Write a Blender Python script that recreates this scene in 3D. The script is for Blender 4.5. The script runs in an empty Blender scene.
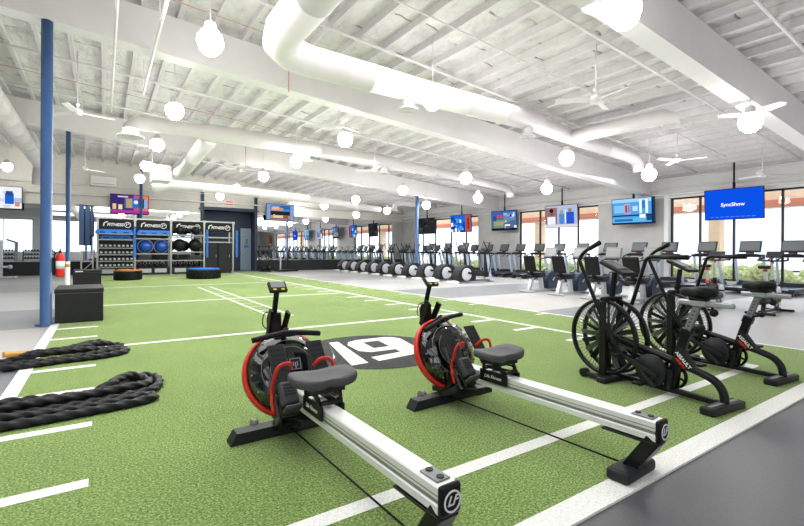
import bpy, bmesh, math, random
from math import sin, cos, pi, radians, sqrt
from mathutils import Vector, Matrix
random.seed(7)
COL = bpy.context.scene.collection
ORD = ['', 'first', 'second', 'third', 'fourth', 'fifth', 'sixth', 'seventh', 'eighth', 'ninth', 'tenth', 'eleventh',
       'twelfth', 'thirteenth', 'fourteenth', 'fifteenth', 'sixteenth', 'seventeenth', 'eighteenth', 'nineteenth',
       'twentieth', 'twenty-first', 'twenty-second']

# ------------------------------------------------------------------ materials
def srgb(c):
    if isinstance(c, str):
        c = [int(c[i:i + 2], 16) / 255 for i in (0, 2, 4)]
    return tuple((x / 12.92 if x <= .04045 else ((x + .055) / 1.055) ** 2.4) for x in c) + (1,)

def newmat(name):
    m = bpy.data.materials.new(name); m.use_nodes = True
    nt = m.node_tree; nt.nodes.clear()
    return m, nt, nt.nodes.new('ShaderNodeOutputMaterial')

def link(nt, a, ao, b, bi): nt.links.new(a.outputs[ao], b.inputs[bi])

def noise(nt, scale, detail=2, coord='Object', rough=.6, vscale=None):
    tc = nt.nodes.new('ShaderNodeTexCoord'); n = nt.nodes.new('ShaderNodeTexNoise')
    n.inputs['Scale'].default_value = scale; n.inputs['Detail'].default_value = detail
    n.inputs['Roughness'].default_value = rough
    if vscale:
        mp = nt.nodes.new('ShaderNodeMapping'); mp.inputs['Scale'].default_value = vscale
        link(nt, tc, coord, mp, 0); link(nt, mp, 0, n, 'Vector')
    else:
        link(nt, tc, coord, n, 'Vector')
    return n

def ramp(nt, stops, interp='LINEAR'):
    r = nt.nodes.new('ShaderNodeValToRGB'); r.color_ramp.interpolation = interp
    e = r.color_ramp.elements
    while len(e) < len(stops): e.new(.5)
    for el, (p, c) in zip(e, stops):
        el.position = p; el.color = c
    return r

def bump(nt, src, out, strength, dist=.02):
    b = nt.nodes.new('ShaderNodeBump'); b.inputs['Strength'].default_value = strength
    b.inputs['Distance'].default_value = dist
    link(nt, src, out, b, 'Height'); return b

def solid(name, col, rough=.5, metal=0, var=.06, scale=30, bmp=0, spec=None, coat=0):
    if spec is None and sum(srgb(col)[:3]) < .1: spec = .3
    """principled surface whose colour is broken up a little by noise"""
    m, nt, out = newmat(name)
    p = nt.nodes.new('ShaderNodeBsdfPrincipled')
    c = srgb(col); n = noise(nt, scale)
    lo = tuple(max(0, x * (1 - var)) for x in c[:3]) + (1,); hi = tuple(min(1, x * (1 + var)) for x in c[:3]) + (1,)
    r = ramp(nt, [(.3, lo), (.7, hi)]); link(nt, n, 'Fac', r, 0); link(nt, r, 0, p, 'Base Color')
    p.inputs['Roughness'].default_value = rough; p.inputs['Metallic'].default_value = metal
    if spec is not None: p.inputs['Specular IOR Level'].default_value = spec
    if coat: p.inputs['Coat Weight'].default_value = coat
    if bmp:
        b = bump(nt, n, 'Fac', bmp, .01); link(nt, b, 0, p, 'Normal')
    link(nt, p, 0, out, 0)
    return m

def emit(name, col, s):
    m, nt, out = newmat(name); e = nt.nodes.new('ShaderNodeEmission')
    e.inputs[0].default_value = srgb(col); e.inputs[1].default_value = s
    link(nt, e, 0, out, 0); return m

_SC = {}
def scr(col):
    if col not in _SC: _SC[col] = emit('screen_glow_' + col, col, .95)
    return _SC[col]

M = {}
M['white'] = solid('white_paint', 'e3dfe0', .55, var=.02, scale=3)
M['joist'] = solid('white_joist_paint', 'e4e0e2', .6, var=.05, scale=6)
M['duct'] = solid('white_duct_paint', 'd4cfd0', .5, var=.03, scale=2)
M['wallb'] = solid('beige_block_wall', 'd6d3cb', .8, var=.03, scale=4, bmp=.05)
M['wallw'] = solid('white_plaster', 'e2e2e0', .7, var=.02, scale=3)
M['wallg'] = solid('grey_concrete_panel', 'c0bfbc', .75, var=.08, scale=1.6)
M['navy'] = solid('navy_paint', '25324a', .6)
M['blue_steel'] = solid('blue_steel_paint', '3f5f8e', .38, var=.05, scale=8)
M['door_blue'] = solid('grey_blue_door_paint', '94a6bb', .5)
M['black'] = solid('black_rubber', '121214', .55, var=.15, scale=40)
M['blackm'] = solid('black_metal_paint', '141517', .34, var=.1, scale=20)
M['char'] = solid('charcoal_plastic', '232427', .5, var=.08, scale=25)
M['dgrey'] = solid('dark_grey_plastic', '3d3e42', .5, var=.08, scale=25)
M['seat'] = solid('seat_foam', '48484b', .65, var=.06, scale=60)
M['grey'] = solid('mid_grey_plastic', '7b7d80', .45)
M['lgrey'] = solid('light_grey_plastic', 'b9bcc0', .4)
M['silver'] = solid('silver_paint', 'c4c8cd', .32, .55, var=.04)
M['steel'] = solid('brushed_steel', 'b0b0ac', .3, .8, var=.06, scale=12)
M['alu'] = solid('aluminium_rail', 'eeefec', .38, .15, var=.03, scale=8)
M['alud'] = solid('aluminium_groove', '9b9d9a', .4, .4, var=.03, scale=8)
M['bluemetal'] = solid('blue_tinted_silver', 'b4c4de', .35, .2)
M['red'] = solid('red_plastic', 'e0291d', .4)
M['pink'] = solid('faded_red_pipe', 'd0968c', .6)
M['redd'] = solid('dull_red', 'b03a30', .6)
M['blue'] = solid('bright_blue_vinyl', '1f7ae4', .42)
M['bosu'] = solid('royal_blue_rubber', '1d4fae', .25, coat=.3)
M['orange'] = solid('orange_rubber', 'd07a3c', .7)
M['gold'] = solid('gold_tape', 'd8a54e', .5)
M['rope'] = solid('black_poly_rope', '19191c', .5, var=.3, scale=60)
M['vinyl'] = solid('black_vinyl', '232325', .5, var=.12, scale=9, bmp=.1)
M['whitepl'] = solid('white_print', 'f2f2f0', .6, var=.02)
M['yellow'] = solid('yellow_print', 'd8d24c', .6)
M['tan'] = solid('tan_stucco', 'd8bca0', .9, var=.06, scale=3)
M['terra'] = solid('terracotta_band', 'c4765e', .85)
M['pale'] = solid('pale_stucco', 'e8ebf2', .9)
M['asph'] = solid('pale_asphalt', 'c9c9c9', .9)
M['screen'] = solid('dark_glass_screen', '55595c', .12, var=.05)
M['screenl'] = solid('lit_glass_screen', '9a9d9e', .2, var=.05)
M['disc'] = solid('pale_disc_cover', 'c4c6cc', .4)
M['belt'] = solid('running_belt', '8598bd', .2, var=.05)
M['globe'] = emit('lamp_glow', 'fffdf8', 40.0)
M['exitred'] = emit('exit_sign_glow', 'f4644a', 1.0)
M['wing'] = solid('frosted_wing', 'f4f4f2', .4, var=.01)

def mat_floor():
    m, nt, out = newmat('speckled_rubber_floor')
    p = nt.nodes.new('ShaderNodeBsdfPrincipled')
    tc = nt.nodes.new('ShaderNodeTexCoord'); sx = nt.nodes.new('ShaderNodeSeparateXYZ'); link(nt, tc, 'Object', sx, 0)
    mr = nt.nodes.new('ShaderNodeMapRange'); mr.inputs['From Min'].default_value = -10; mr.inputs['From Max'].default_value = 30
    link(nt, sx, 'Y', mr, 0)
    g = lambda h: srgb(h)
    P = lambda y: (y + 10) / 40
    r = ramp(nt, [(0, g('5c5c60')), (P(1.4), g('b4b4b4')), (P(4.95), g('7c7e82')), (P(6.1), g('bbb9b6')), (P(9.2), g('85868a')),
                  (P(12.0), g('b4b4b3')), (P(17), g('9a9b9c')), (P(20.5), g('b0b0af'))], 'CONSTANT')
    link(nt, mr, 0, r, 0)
    n = noise(nt, 55, 3, rough=.8); n2 = noise(nt, .35, 3)
    mx = nt.nodes.new('ShaderNodeMixRGB'); mx.blend_type = 'OVERLAY'; mx.inputs[0].default_value = .35
    link(nt, r, 0, mx, 1); link(nt, n, 'Fac', mx, 2)
    mx2 = nt.nodes.new('ShaderNodeMixRGB'); mx2.blend_type = 'OVERLAY'; mx2.inputs[0].default_value = .3
    link(nt, mx, 0, mx2, 1); link(nt, n2, 'Fac', mx2, 2)
    link(nt, mx2, 0, p, 'Base Color'); p.inputs['Roughness'].default_value = .38
    b = bump(nt, n, 'Fac', .15, .004); link(nt, b, 0, p, 'Normal')
    link(nt, p, 0, out, 0); return m

def mat_turf(name, cols, white=False):
    m, nt, out = newmat(name)
    p = nt.nodes.new('ShaderNodeBsdfPrincipled')
    n = noise(nt, 80, 3, rough=.75); big = noise(nt, .9, 3); st = noise(nt, 30, 2, vscale=(2.2, .5, 1))
    r = ramp(nt, [(.36, srgb(cols[0])), (.5, srgb(cols[1])), (.64, srgb(cols[2]))])
    link(nt, n, 'Fac', r, 0)
    mx = nt.nodes.new('ShaderNodeMixRGB'); mx.blend_type = 'OVERLAY'; mx.inputs[0].default_value = .3 if not white else .05
    link(nt, r, 0, mx, 1); link(nt, big, 'Fac', mx, 2)
    mx2 = nt.nodes.new('ShaderNodeMixRGB'); mx2.blend_type = 'OVERLAY'; mx2.inputs[0].default_value = .3 if not white else .05
    link(nt, mx, 0, mx2, 1); link(nt, st, 'Fac', mx2, 2)
    link(nt, mx2, 0, p, 'Base Color'); p.inputs['Roughness'].default_value = .9
    p.inputs['Specular IOR Level'].default_value = .15
    p.inputs['Sheen Weight'].default_value = .38 if 'green' in name else .05; p.inputs['Sheen Roughness'].default_value = .45; p.inputs['Sheen Tint'].default_value = (.95, 1, .72, 1)
    b = bump(nt, n, 'Fac', .6 if not white else .25, .02); link(nt, b, 0, p, 'Normal')
    link(nt, p, 0, out, 0); return m

def mat_ceiling():
    """white-painted foil-faced insulation: wrinkles, cross seams with dark tears"""
    m, nt, out = newmat('painted_foil_insulation')
    p = nt.nodes.new('ShaderNodeBsdfPrincipled')
    n = noise(nt, 2.4, 5, rough=.65, vscale=(1.4, .9, 1)); n2 = noise(nt, .7, 2); n3 = noise(nt, 1.8, 2)
    tc = nt.nodes.new('ShaderNodeTexCoord'); sx = nt.nodes.new('ShaderNodeSeparateXYZ'); link(nt, tc, 'Object', sx, 0)
    # cross seams staggered from bay to bay
    bay = nt.nodes.new('ShaderNodeMath'); bay.operation = 'DIVIDE'; bay.inputs[1].default_value = .6; link(nt, sx, 'X', bay, 0)
    fl = nt.nodes.new('ShaderNodeMath'); fl.operation = 'FLOOR'; link(nt, bay, 0, fl, 0)
    wn = nt.nodes.new('ShaderNodeTexWhiteNoise'); wn.noise_dimensions = '1D'; link(nt, fl, 0, wn, 'W')
    a1 = nt.nodes.new('ShaderNodeMath'); a1.operation = 'MULTIPLY_ADD'; a1.inputs[1].default_value = .78; link(nt, sx, 'Y', a1, 0); link(nt, wn, 0, a1, 2)
    wob = nt.nodes.new('ShaderNodeMath'); wob.operation = 'MULTIPLY_ADD'; wob.inputs[1].default_value = .22; link(nt, n3, 'Fac', wob, 0); link(nt, a1, 0, wob, 2)
    fr = nt.nodes.new('ShaderNodeMath'); fr.operation = 'FRACT'; link(nt, wob, 0, fr, 0)
    seam = ramp(nt, [(0, (1, 1, 1, 1)), (.05, (0, 0, 0, 1))]); link(nt, fr, 0, seam, 0)
    tear = ramp(nt, [(.47, (0, 0, 0, 1)), (.56, (1, 1, 1, 1))]); link(nt, noise(nt, 2.6, 2), 'Fac', tear, 0)
    mul = nt.nodes.new('ShaderNodeMath'); mul.operation = 'MULTIPLY'; link(nt, seam, 0, mul, 0); link(nt, tear, 0, mul, 1)
    r = ramp(nt, [(.3, srgb('c4c1c1')), (.48, srgb('dcd9da')), (.7, srgb('e8e5e6'))]); link(nt, n, 'Fac', r, 0)
    mx = nt.nodes.new('ShaderNodeMixRGB'); link(nt, mul, 0, mx, 0); link(nt, r, 0, mx, 1); mx.inputs[2].default_value = srgb('5b5a55')
    link(nt, mx, 0, p, 'Base Color'); p.inputs['Roughness'].default_value = .55
    ad = nt.nodes.new('ShaderNodeMath'); ad.operation = 'MULTIPLY_ADD'; ad.inputs[1].default_value = -.5; link(nt, seam, 0, ad, 0); link(nt, n, 'Fac', ad, 2)
    b = bump(nt, ad, 0, .8, .12); link(nt, b, 0, p, 'Normal')
    link(nt, p, 0, out, 0); return m

def mat_clear(name, tint, gloss, rough=.05):
    m, nt, out = newmat(name)
    t = nt.nodes.new('ShaderNodeBsdfTransparent'); t.inputs[0].default_value = srgb(tint)
    g = nt.nodes.new('ShaderNodeBsdfGlossy'); g.inputs['Roughness'].default_value = rough
    lw = nt.nodes.new('ShaderNodeLayerWeight')
    pw = nt.nodes.new('ShaderNodeMath'); pw.operation = 'POWER'; pw.inputs[1].default_value = 4; link(nt, lw, 'Facing', pw, 0)
    ad = nt.nodes.new('ShaderNodeMath'); ad.operation = 'MULTIPLY_ADD'; ad.inputs[1].default_value = .6; ad.inputs[2].default_value = gloss
    link(nt, pw, 0, ad, 0)
    mx = nt.nodes.new('ShaderNodeMixShader'); link(nt, ad, 0, mx, 0); link(nt, t, 0, mx, 1); link(nt, g, 0, mx, 2)
    link(nt, mx, 0, out, 0); return m

def mat_mirror():
    m, nt, out = newmat('wall_mirror_glass')
    g = nt.nodes.new('ShaderNodeBsdfGlossy'); g.inputs['Roughness'].default_value = 0.0
    n = noise(nt, .3); r = ramp(nt, [(0, (.80, .83, .84, 1)), (1, (.86, .88, .89, 1))]); link(nt, n, 'Fac', r, 0)
    link(nt, r, 0, g, 0); link(nt, g, 0, out, 0); return m

M['floor'] = mat_floor()
M['turf'] = mat_turf('green_artificial_turf', ('2f4f17', '739440', 'b4c97e'))
M['turfw'] = mat_turf('white_turf_fibre', ('e0e0da', 'f4f4f0', 'ffffff'), True)
M['turfk'] = mat_turf('black_turf_fibre', ('1b1b1c', '3c3d3e', '6b6c6d'))
M['ceil'] = mat_ceiling()
M['tank'] = mat_clear('smoky_clear_tank', 'b2b6b6', .10, .06)
M['pane'] = mat_clear('window_glass', 'f2f6f8', .02, .0)
M['mirror'] = mat_mirror()

def mat_facade():
    m, nt, out = newmat('hedge_leaf')
    p = nt.nodes.new('ShaderNodeBsdfPrincipled'); n = noise(nt, 9, 4)
    r = ramp(nt, [(.3, srgb('6f8a4a')), (.5, srgb('b4bf80')), (.7, srgb('e6e2bc'))]); link(nt, n, 'Fac', r, 0)
    link(nt, r, 0, p, 'Base Color'); p.inputs['Roughness'].default_value = .9; link(nt, p, 0, out, 0); return m
M['hedge'] = mat_facade()

# ------------------------------------------------------------------ mesh helpers
class MB:
    """gathers shapes into one mesh"""
    def __init__(s): s.bm = bmesh.new(); s.mats = []; s.mi = 0
    def mat(s, m):
        if m not in s.mats: s.mats.append(m)
        s.mi = s.mats.index(m); return s
    def _fin(s, faces, smooth=False):
        for f in faces: f.material_index = s.mi; f.smooth = smooth
    def box(s, c, d, rot=None, bev=0, seg=2):
        r = bmesh.ops.create_cube(s.bm, size=1)
        vs = r['verts']; mt = Matrix.Translation(c)
        if rot is not None:
            mt = mt @ (rot if isinstance(rot, Matrix) else Matrix.Rotation(rot[2], 4, 'Z') @ Matrix.Rotation(rot[1], 4, 'Y') @ Matrix.Rotation(rot[0], 4, 'X'))
        bmesh.ops.transform(s.bm, matrix=mt @ Matrix.Diagonal((d[0], d[1], d[2], 1)), verts=vs)
        fs = {f for v in vs for f in v.link_faces}
        s._fin(fs)
        if bev:
            es = list({e for v in vs for e in v.link_edges})
            rr = bmesh.ops.bevel(s.bm, geom=es, offset=min(bev, min(d) * .49), segments=seg, profile=.5, affect='EDGES')
            s._fin(rr['faces'], True)
        return s
    def beam(s, a, b, w, h, bev=0, up=(0, 0, 1)):
        """box whose long axis runs from a to b"""
        a = Vector(a); b = Vector(b); y = (b - a); L = y.length; y.normalize()
        x = y.cross(Vector(up))
        if x.length < 1e-4: x = y.cross(Vector((0, 1, 0)))
        x.normalize(); z = x.cross(y)
        R = Matrix((x, y, z)).transposed().to_4x4()
        return s.box((a + b) / 2, (w, L, h), R, bev)
    def loft(s, rings, cap=True, smooth=True, closed=False):
        vr = [[s.bm.verts.new(p) for p in r] for r in rings]
        fs = []; n = len(rings[0])
        rng = range(len(vr)) if closed else range(len(vr) - 1)
        for i in rng:
            A, B = vr[i], vr[(i + 1) % len(vr)]
            for j in range(n):
                k = (j + 1) % n
                try: fs.append(s.bm.faces.new((A[j], A[k], B[k], B[j])))
                except ValueError: pass
        s._fin(fs, smooth)
        if cap and not closed:
            for r in (vr[0][::-1], vr[-1]):
                try: s._fin([s.bm.faces.new(r)])
                except ValueError: pass
        return s
    def tube(s, pts, r, seg=10, closed=False, smooth_path=0, flat=1.0, lobes=0, amp=.0, pitch=.1, up0=None):
        P = [Vector(p) for p in pts]
        if smooth_path: P = catmull(P, smooth_path, closed)
        n = len(P); rr = r if isinstance(r, (list, tuple)) else [r] * n
        if len(rr) != n: rr = [rr[min(len(rr) - 1, int(i * len(rr) / n))] for i in range(n)]
        T = []
        for i in range(n):
            a = P[(i - 1) % n] if (closed or i) else P[0]; b = P[(i + 1) % n] if (closed or i < n - 1) else P[-1]
            t = b - a; T.append(t.normalized() if t.length > 1e-9 else Vector((0, 0, 1)))
        up = Vector(up0) if up0 else (Vector((0, 0, 1)) if abs(T[0].z) < .9 else Vector((0, 1, 0)))
        rings = []; dist = 0
        for i in range(n):
            if i: dist += (P[i] - P[i - 1]).length
            x = T[i].cross(up)
            if x.length < 1e-4: x = T[i].orthogonal()
            x.normalize(); u = x.cross(T[i]).normalized(); up = u
            ring = []
            for j in range(seg):
                a = 2 * pi * j / seg
                q = rr[i] * (1 + (amp * cos(lobes * a + 2 * pi * dist / pitch) if lobes else 0))
                ring.append(P[i] + x * cos(a) * q * flat + u * sin(a) * q)
            rings.append(ring)
        return s.loft(rings, True, True, closed)
    def lathe(s, prof, seg=24, mt=None, smooth=True, closed=False):
        """profile of (radius, z) turned about local z"""
        mt = mt or Matrix.Identity(4)
        rings = [[mt @ Vector((max(r, 1e-4) * cos(2 * pi * j / seg), max(r, 1e-4) * sin(2 * pi * j / seg), z)) for j in range(seg)] for r, z in prof]
        return s.loft(rings, not closed, smooth, closed)
    def cyl(s, a, b, r, r2=None, seg=14):
        a = Vector(a); b = Vector(b); q = (b - a).normalized().to_track_quat('Z', 'Y').to_matrix().to_4x4()
        L = (b - a).length
        return s.lathe([(r, 0), (r if r2 is None else r2, L)], seg, Matrix.Translation(a) @ q)
    def sph(s, c, r, seg=16, sc=(1, 1, 1)):
        k = seg // 2
        prof = [(sin(pi * i / k), -cos(pi * i / k)) for i in range(k + 1)]
        return s.lathe(prof, seg, Matrix.Translation(c) @ Matrix.Diagonal((r * sc[0], r * sc[1], r * sc[2], 1)))
    def prism(s, poly, a, b, mt=None, smooth=False):
        """2-D outline (x, z) swept along y from a to b"""
        mt = mt or Matrix.Identity(4)
        return s.loft([[mt @ Vector((x, a, z)) for x, z in poly], [mt @ Vector((x, b, z)) for x, z in poly]], True, smooth)
    def quad(s, pts):
        f = s.bm.faces.new([s.bm.verts.new(p) for p in pts]); s._fin([f]); return s
    def build(s, name, mat=None, parent=None, loc=None):
        if mat: s.mats = [mat] if not s.mats else s.mats
        bmesh.ops.recalc_face_normals(s.bm, faces=s.bm.faces)
        me = bpy.data.meshes.new(name); s.bm.to_mesh(me); s.bm.free()
        for m in (s.mats or [M['grey']]): me.materials.append(m)
        o = bpy.data.objects.new(name, me); COL.objects.link(o)
        if parent: o.parent = parent
        if loc: o.location = loc
        return o

def catmull(P, k, closed=False):
    out = []; n = len(P)
    for i in range(n if closed else n - 1):
        p0 = P[(i - 1) % n] if (closed or i) else P[0] * 2 - P[1]; p1 = P[i]; p2 = P[(i + 1) % n]
        p3 = P[(i + 2) % n] if (closed or i < n - 2) else P[-1] * 2 - P[-2]
        for j in range(k):
            t = j / k
            out.append(.5 * ((2 * p1) + (p2 - p0) * t + (2 * p0 - 5 * p1 + 4 * p2 - p3) * t * t + (3 * p1 - p0 - 3 * p2 + p3) * t ** 3))
    if not closed: out.append(P[-1])
    return out

def mbm(m):
    b = MB(); b.mat(m); return b

def text_mesh(txt, size, mat, name, parent=None, mt=None, shear=0, ext=.001, bold=0):
    cu = bpy.data.curves.new('lettering_curve', 'FONT'); cu.body = txt; cu.size = size; cu.extrude = ext
    cu.align_x = 'CENTER'; cu.align_y = 'CENTER'; cu.shear = shear; cu.offset = bold
    tmp = bpy.data.objects.new('lettering_tmp', cu); COL.objects.link(tmp)
    dg = bpy.context.evaluated_depsgraph_get()
    me = bpy.data.meshes.new_from_object(tmp.evaluated_get(dg)); bpy.data.objects.remove(tmp)
    me.materials.clear(); me.materials.append(mat)
    if mt: me.transform(mt)
    o = bpy.data.objects.new(name, me); COL.objects.link(o)
    if parent: o.parent = parent
    return o

# text facing -y (reads from the near side), -x, +z
FACE_NY = Matrix.Rotation(pi / 2, 4, 'X')
FACE_NX = Matrix.Rotation(-pi / 2, 4, 'Z') @ Matrix.Rotation(pi / 2, 4, 'X')

def tag(o, label, cat, group=None):
    o['label'] = label; o['category'] = cat
    if group: o['group'] = group
    return o
def thing(name, label, cat, loc=(0, 0, 0), rz=0, group=None):
    o = bpy.data.objects.new(name, None); COL.objects.link(o); o.empty_display_size = .1
    o.location = loc; o.rotation_euler = (0, 0, rz)
    return tag(o, label, cat, group)
def struct(o, label=None):
    o['kind'] = 'structure'
    if label: o['label'] = label
    return o
def dup(o, parent=None, loc=None, rz=None, label=None):
    c = o.copy(); COL.objects.link(c)
    if parent: c.parent = parent
    if loc is not None: c.location = loc
    if rz is not None: c.rotation_euler = (0, 0, rz)
    if label: c['label'] = label
    for ch in list(o.children): dup(ch, c)
    return c

# ------------------------------------------------------------------ dimensions of the hall
XL, XR, YF, YB = -13.0, 18.7, -9.0, 27.6
SL = .077
bz = lambda x: 5.03 - SL * x            # underside of the roof beams
jz = lambda x: 5.03 + .74 - SL * x      # underside of the joists
cz = lambda x: jz(x) + .17              # roof deck

# floor
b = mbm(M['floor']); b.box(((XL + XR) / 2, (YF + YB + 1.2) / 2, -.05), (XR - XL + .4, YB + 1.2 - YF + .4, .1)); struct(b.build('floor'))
# ceiling
b = mbm(M['ceil']); x0, x1 = XL - .2, XR + .2
b.quad([(x0, YF - .2, cz(x0)), (x1, YF - .2, cz(x1)), (x1, YB + .2, cz(x1)), (x0, YB + .2, cz(x0))])
b.quad([(x0, YF - .2, cz(x0) + .1), (x0, YB + .2, cz(x0) + .1), (x1, YB + .2, cz(x1) + .1), (x1, YF - .2, cz(x1) + .1)])
struct(b.build('ceiling'))
# joists along the hall
b = mbm(M['joist']); b.box((0, (YF + YB) / 2, .085), (.04, YB - YF, .17)); b.box((0, (YF + YB) / 2, .012), (.085, YB - YF, .024))
j0 = b.build('ceiling_joist'); struct(j0)
x = XL + .4; first = True
while x < XR - .1:
    o = j0 if first else j0.copy()
    if not first: COL.objects.link(o)
    first = False
    o.location = (x, 0, jz(x)); x += .6
# roof beams across the hall
def roof_beam(y):
    b = mbm(M['white']); w = .17
    b.loft([[(XL, y - w, bz(XL)), (XL, y + w, bz(XL)), (XL, y + w, jz(XL)), (XL, y - w, jz(XL))],
            [(XR, y - w, bz(XR)), (XR, y + w, bz(XR)), (XR, y + w, jz(XR)), (XR, y - w, jz(XR))]], smooth=False)
    struct(b.build('roof_beam'))
for y in (-3.0, 3.54, 9.6, 18.1): roof_beam(y)
# thin cross pipes under the joists
def cross_pipe(y, x0, x1, r, m, name, drop=.06):
    b = mbm(m); b.cyl((x0, y, jz(x0) - drop), (x1, y, jz(x1) - drop), r, seg=8)
    return struct(b.build(name))
for y, x0, x1 in ((4.7, -12.9, 18.5), (2.6, -12.9, 18.5), (7.7, -12.9, 18.5), (13.2, -12.9, 18.5), (16.3, -12.9, 18.5), (22.4, -12.9, 18.5)):
    cross_pipe(y, x0, x1, .03, M['white'], 'sprinkler_pipe')
cross_pipe(8.75, -8, 17, .009, M['pink'], 'red_conduit', .03); cross_pipe(14.9, -12, 17, .009, M['pink'], 'red_conduit', .03)
cross_pipe(6.2, -12, 17, .014, M['white'], 'ceiling_conduit', .03); cross_pipe(11.4, -12, 17, .014, M['white'], 'ceiling_conduit', .03)
# two pipes running along the hall under the joists
for x, ya, yb, r in ((.16, -8.8, 14.0, .022), (.76, -8.8, 12.0, .026)):
    b = mbm(M['white']); b.cyl((x, ya, 4.9), (x, yb, 4.9), r, seg=10)
    for y in (-6, 0, 5.5, 8.3, yb - .05): b.cyl((x, y, 4.9), (x, y, jz(x)), .008, seg=6)
    struct(b.build('sprinkler_pipe'))
# red drops
for x, y in ((3.3, 9.3), (4.6, 17.8)):
    b = mbm(M['pink']); b.cyl((x, y, bz(x) - .1), (x, y, jz(x)), .014, seg=6); struct(b.build('red_conduit'))
# walls -----------------------------------------------------------------
b = mbm(M['wallw']); b.box((XL - .1, (YF + YB) / 2, 3.3), (.2, YB - YF + .4, 6.8)); struct(b.build('wall_left'))
# front wall behind the camera, with window openings
def wall_x(name, y, t, spans, zs, zt, ztop, mat, xa, xb):
    """wall along x with openings spans=[(x0,x1)] from zs to zt"""
    b = mbm(mat); xs = [xa] + [v for s in spans for v in s] + [xb]
    for i in range(0, len(xs), 2):
        if xs[i + 1] > xs[i]: b.box(((xs[i] + xs[i + 1]) / 2, y, ztop / 2), (xs[i + 1] - xs[i], t, ztop))
    for s in spans:
        b.box(((s[0] + s[1]) / 2, y, zs / 2), (s[1] - s[0], t, zs)); b.box(((s[0] + s[1]) / 2, y, (zt + ztop) / 2), (s[1] - s[0], t, ztop - zt))
    return struct(b.build(name))
FW = [(-11.5, -6.5), (-5.5, -.5), (6, 10)]
wall_x('wall_front', YF - .1, .2, FW, .9, 4.6, 6.7, M['wallw'], XL, XR)
def glazed(n, axis, pos, s0, s1, z0, z1, mull, label):
    """framed window in the plane axis=pos"""
    def P(a, z, d=0): return (pos + d, a, z) if axis == 'x' else (a, pos + d, z)
    root = bpy.data.objects.new('window_%d' % n, None); COL.objects.link(root); struct(root, label)
    f = mbm(M['char'])
    def bar(a0, a1, za, zb, d=.09):
        c = P((a0 + a1) / 2, (za + zb) / 2); dd = (d, a1 - a0, zb - za) if axis == 'x' else (a1 - a0, d, zb - za); f.box(c, dd)
    bar(s0, s1, z1 - .06, z1); bar(s0, s1, z0, z0 + .06)
    for a in [s0 + .03, s1 - .03] + mull: bar(a - .03, a + .03, z0, z1)
    struct(f.build('window_frame', parent=root))
    g = mbm(M['pane']); g.quad([P(s0, z0, .02), P(s1, z0, .02), P(s1, z1, .02), P(s0, z1, .02)])
    struct(g.build('window_pane', parent=root))
# window wall on the right
WIN = [(-2.2, 8.72, [7.69, 6.6, 5.22, 3.9, 2.5, 1.1]), (11.8, 16.45, [15.13, 14.0, 12.91]), (19.6, 25.95, [20.79, 22.23, 23.86, 25.3])]
b = mbm(M['wallw']); ys = [YF, -2.2, 8.72, 11.8, 16.45, 19.6, 25.95, YB]; t = .25; xc = XR + t / 2
ztop = 4.75
for i in range(0, 8, 2): b.box((xc, (ys[i] + ys[i + 1]) / 2, ztop / 2), (t, ys[i + 1] - ys[i], ztop))
for s0, s1, _ in WIN:
    b.box((xc, (s0 + s1) / 2, .125), (t, s1 - s0, .25)); b.box((xc, (s0 + s1) / 2, (3.42 + ztop) / 2), (t, s1 - s0, ztop - 3.42))
struct(b.build('wall_right'))
for k, (y0, y1) in enumerate(((8.95, 11.8), (16.45, 19.6), (25.95, 27.6), (-9, -2.2))):
    b = mbm(M['wallg']); b.box((XR - .01, (y0 + y1) / 2, 1.74), (.02, y1 - y0, 3.4))
    struct(b.build('trim_%d' % (k + 1)), 'grey concrete panel between the windows')
b = mbm(M['whitepl']); b.box((XR - .04, 8.83, 1.8), (.1, .16, 3.6)); struct(b.build('trim_5'), 'white pilaster beside the window')
for k, (z, r) in enumerate(((3.56, .045), (3.78, .03), (4.2, .035))):
    b = mbm(M['white']); b.cyl((XR - .1, YF, z), (XR - .1, YB, z), r, seg=8); struct(b.build('trim_%d' % (6 + k)), 'white pipe along the window wall')
for n, (s0, s1, mu) in enumerate(WIN):
    glazed(n + 1, 'x', XR + .12, s0, s1, .25, 3.42, mu, 'tall dark-framed window in the window wall')
for n, s in enumerate(FW): glazed(n + 4, 'y', YF - .1, s[0], s[1], .9, 4.6, [(s[0] + s[1]) / 2], 'window in the front wall')

# back wall with the navy niche
NX0, NX1, NZ, ND = 4.72, 7.74, 3.6, 1.0
b = mbm(M['wallb']); H = 6.8
b.box(((XL + NX0) / 2, YB + .1, H / 2), (NX0 - XL, .2, H)); b.box(((NX1 + XR) / 2, YB + .1, H / 2), (XR - NX1, .2, H))
b.box(((NX0 + NX1) / 2, YB + .1, (NZ + H) / 2), (NX1 - NX0, .2, H - NZ))
b.mat(M['navy'])
b.box(((NX0 + NX1) / 2, YB + ND + .1, NZ / 2), (NX1 - NX0 + .4, .2, NZ)); b.box((NX0 - .1, YB + ND / 2 + .1, NZ / 2), (.2, ND, NZ))
b.box((NX1 + .1, YB + ND / 2 + .1, NZ / 2), (.2, ND, NZ)); b.box(((NX0 + NX1) / 2, YB + ND / 2 + .1, NZ + .05), (NX1 - NX0 + .4, ND + .2, .1))
struct(b.build('wall_back'))
b = mbm(M['navy'])
for x in (NX0, NX1): b.box((x, YB - .06, 2.35), (.17, .12, 4.7))
b.box(((NX0 + NX1) / 2, YB - .06, 3.69), (NX1 - NX0, .1, .17)); struct(b.build('trim_9'), 'navy posts and header framing the niche')
b = mbm(M['door_blue']); dx = 7.38
b.box((dx + .03, YB + ND - .05, 1.33), (.64, .06, 2.6))
d = struct(b.build('door_1'), 'pale blue door inside the navy niche')
b = mbm(M['steel']); b.sph((dx - .22, YB + ND - .12, 1.1), .045, 10); struct(b.build('door_handle', parent=d))
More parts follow.
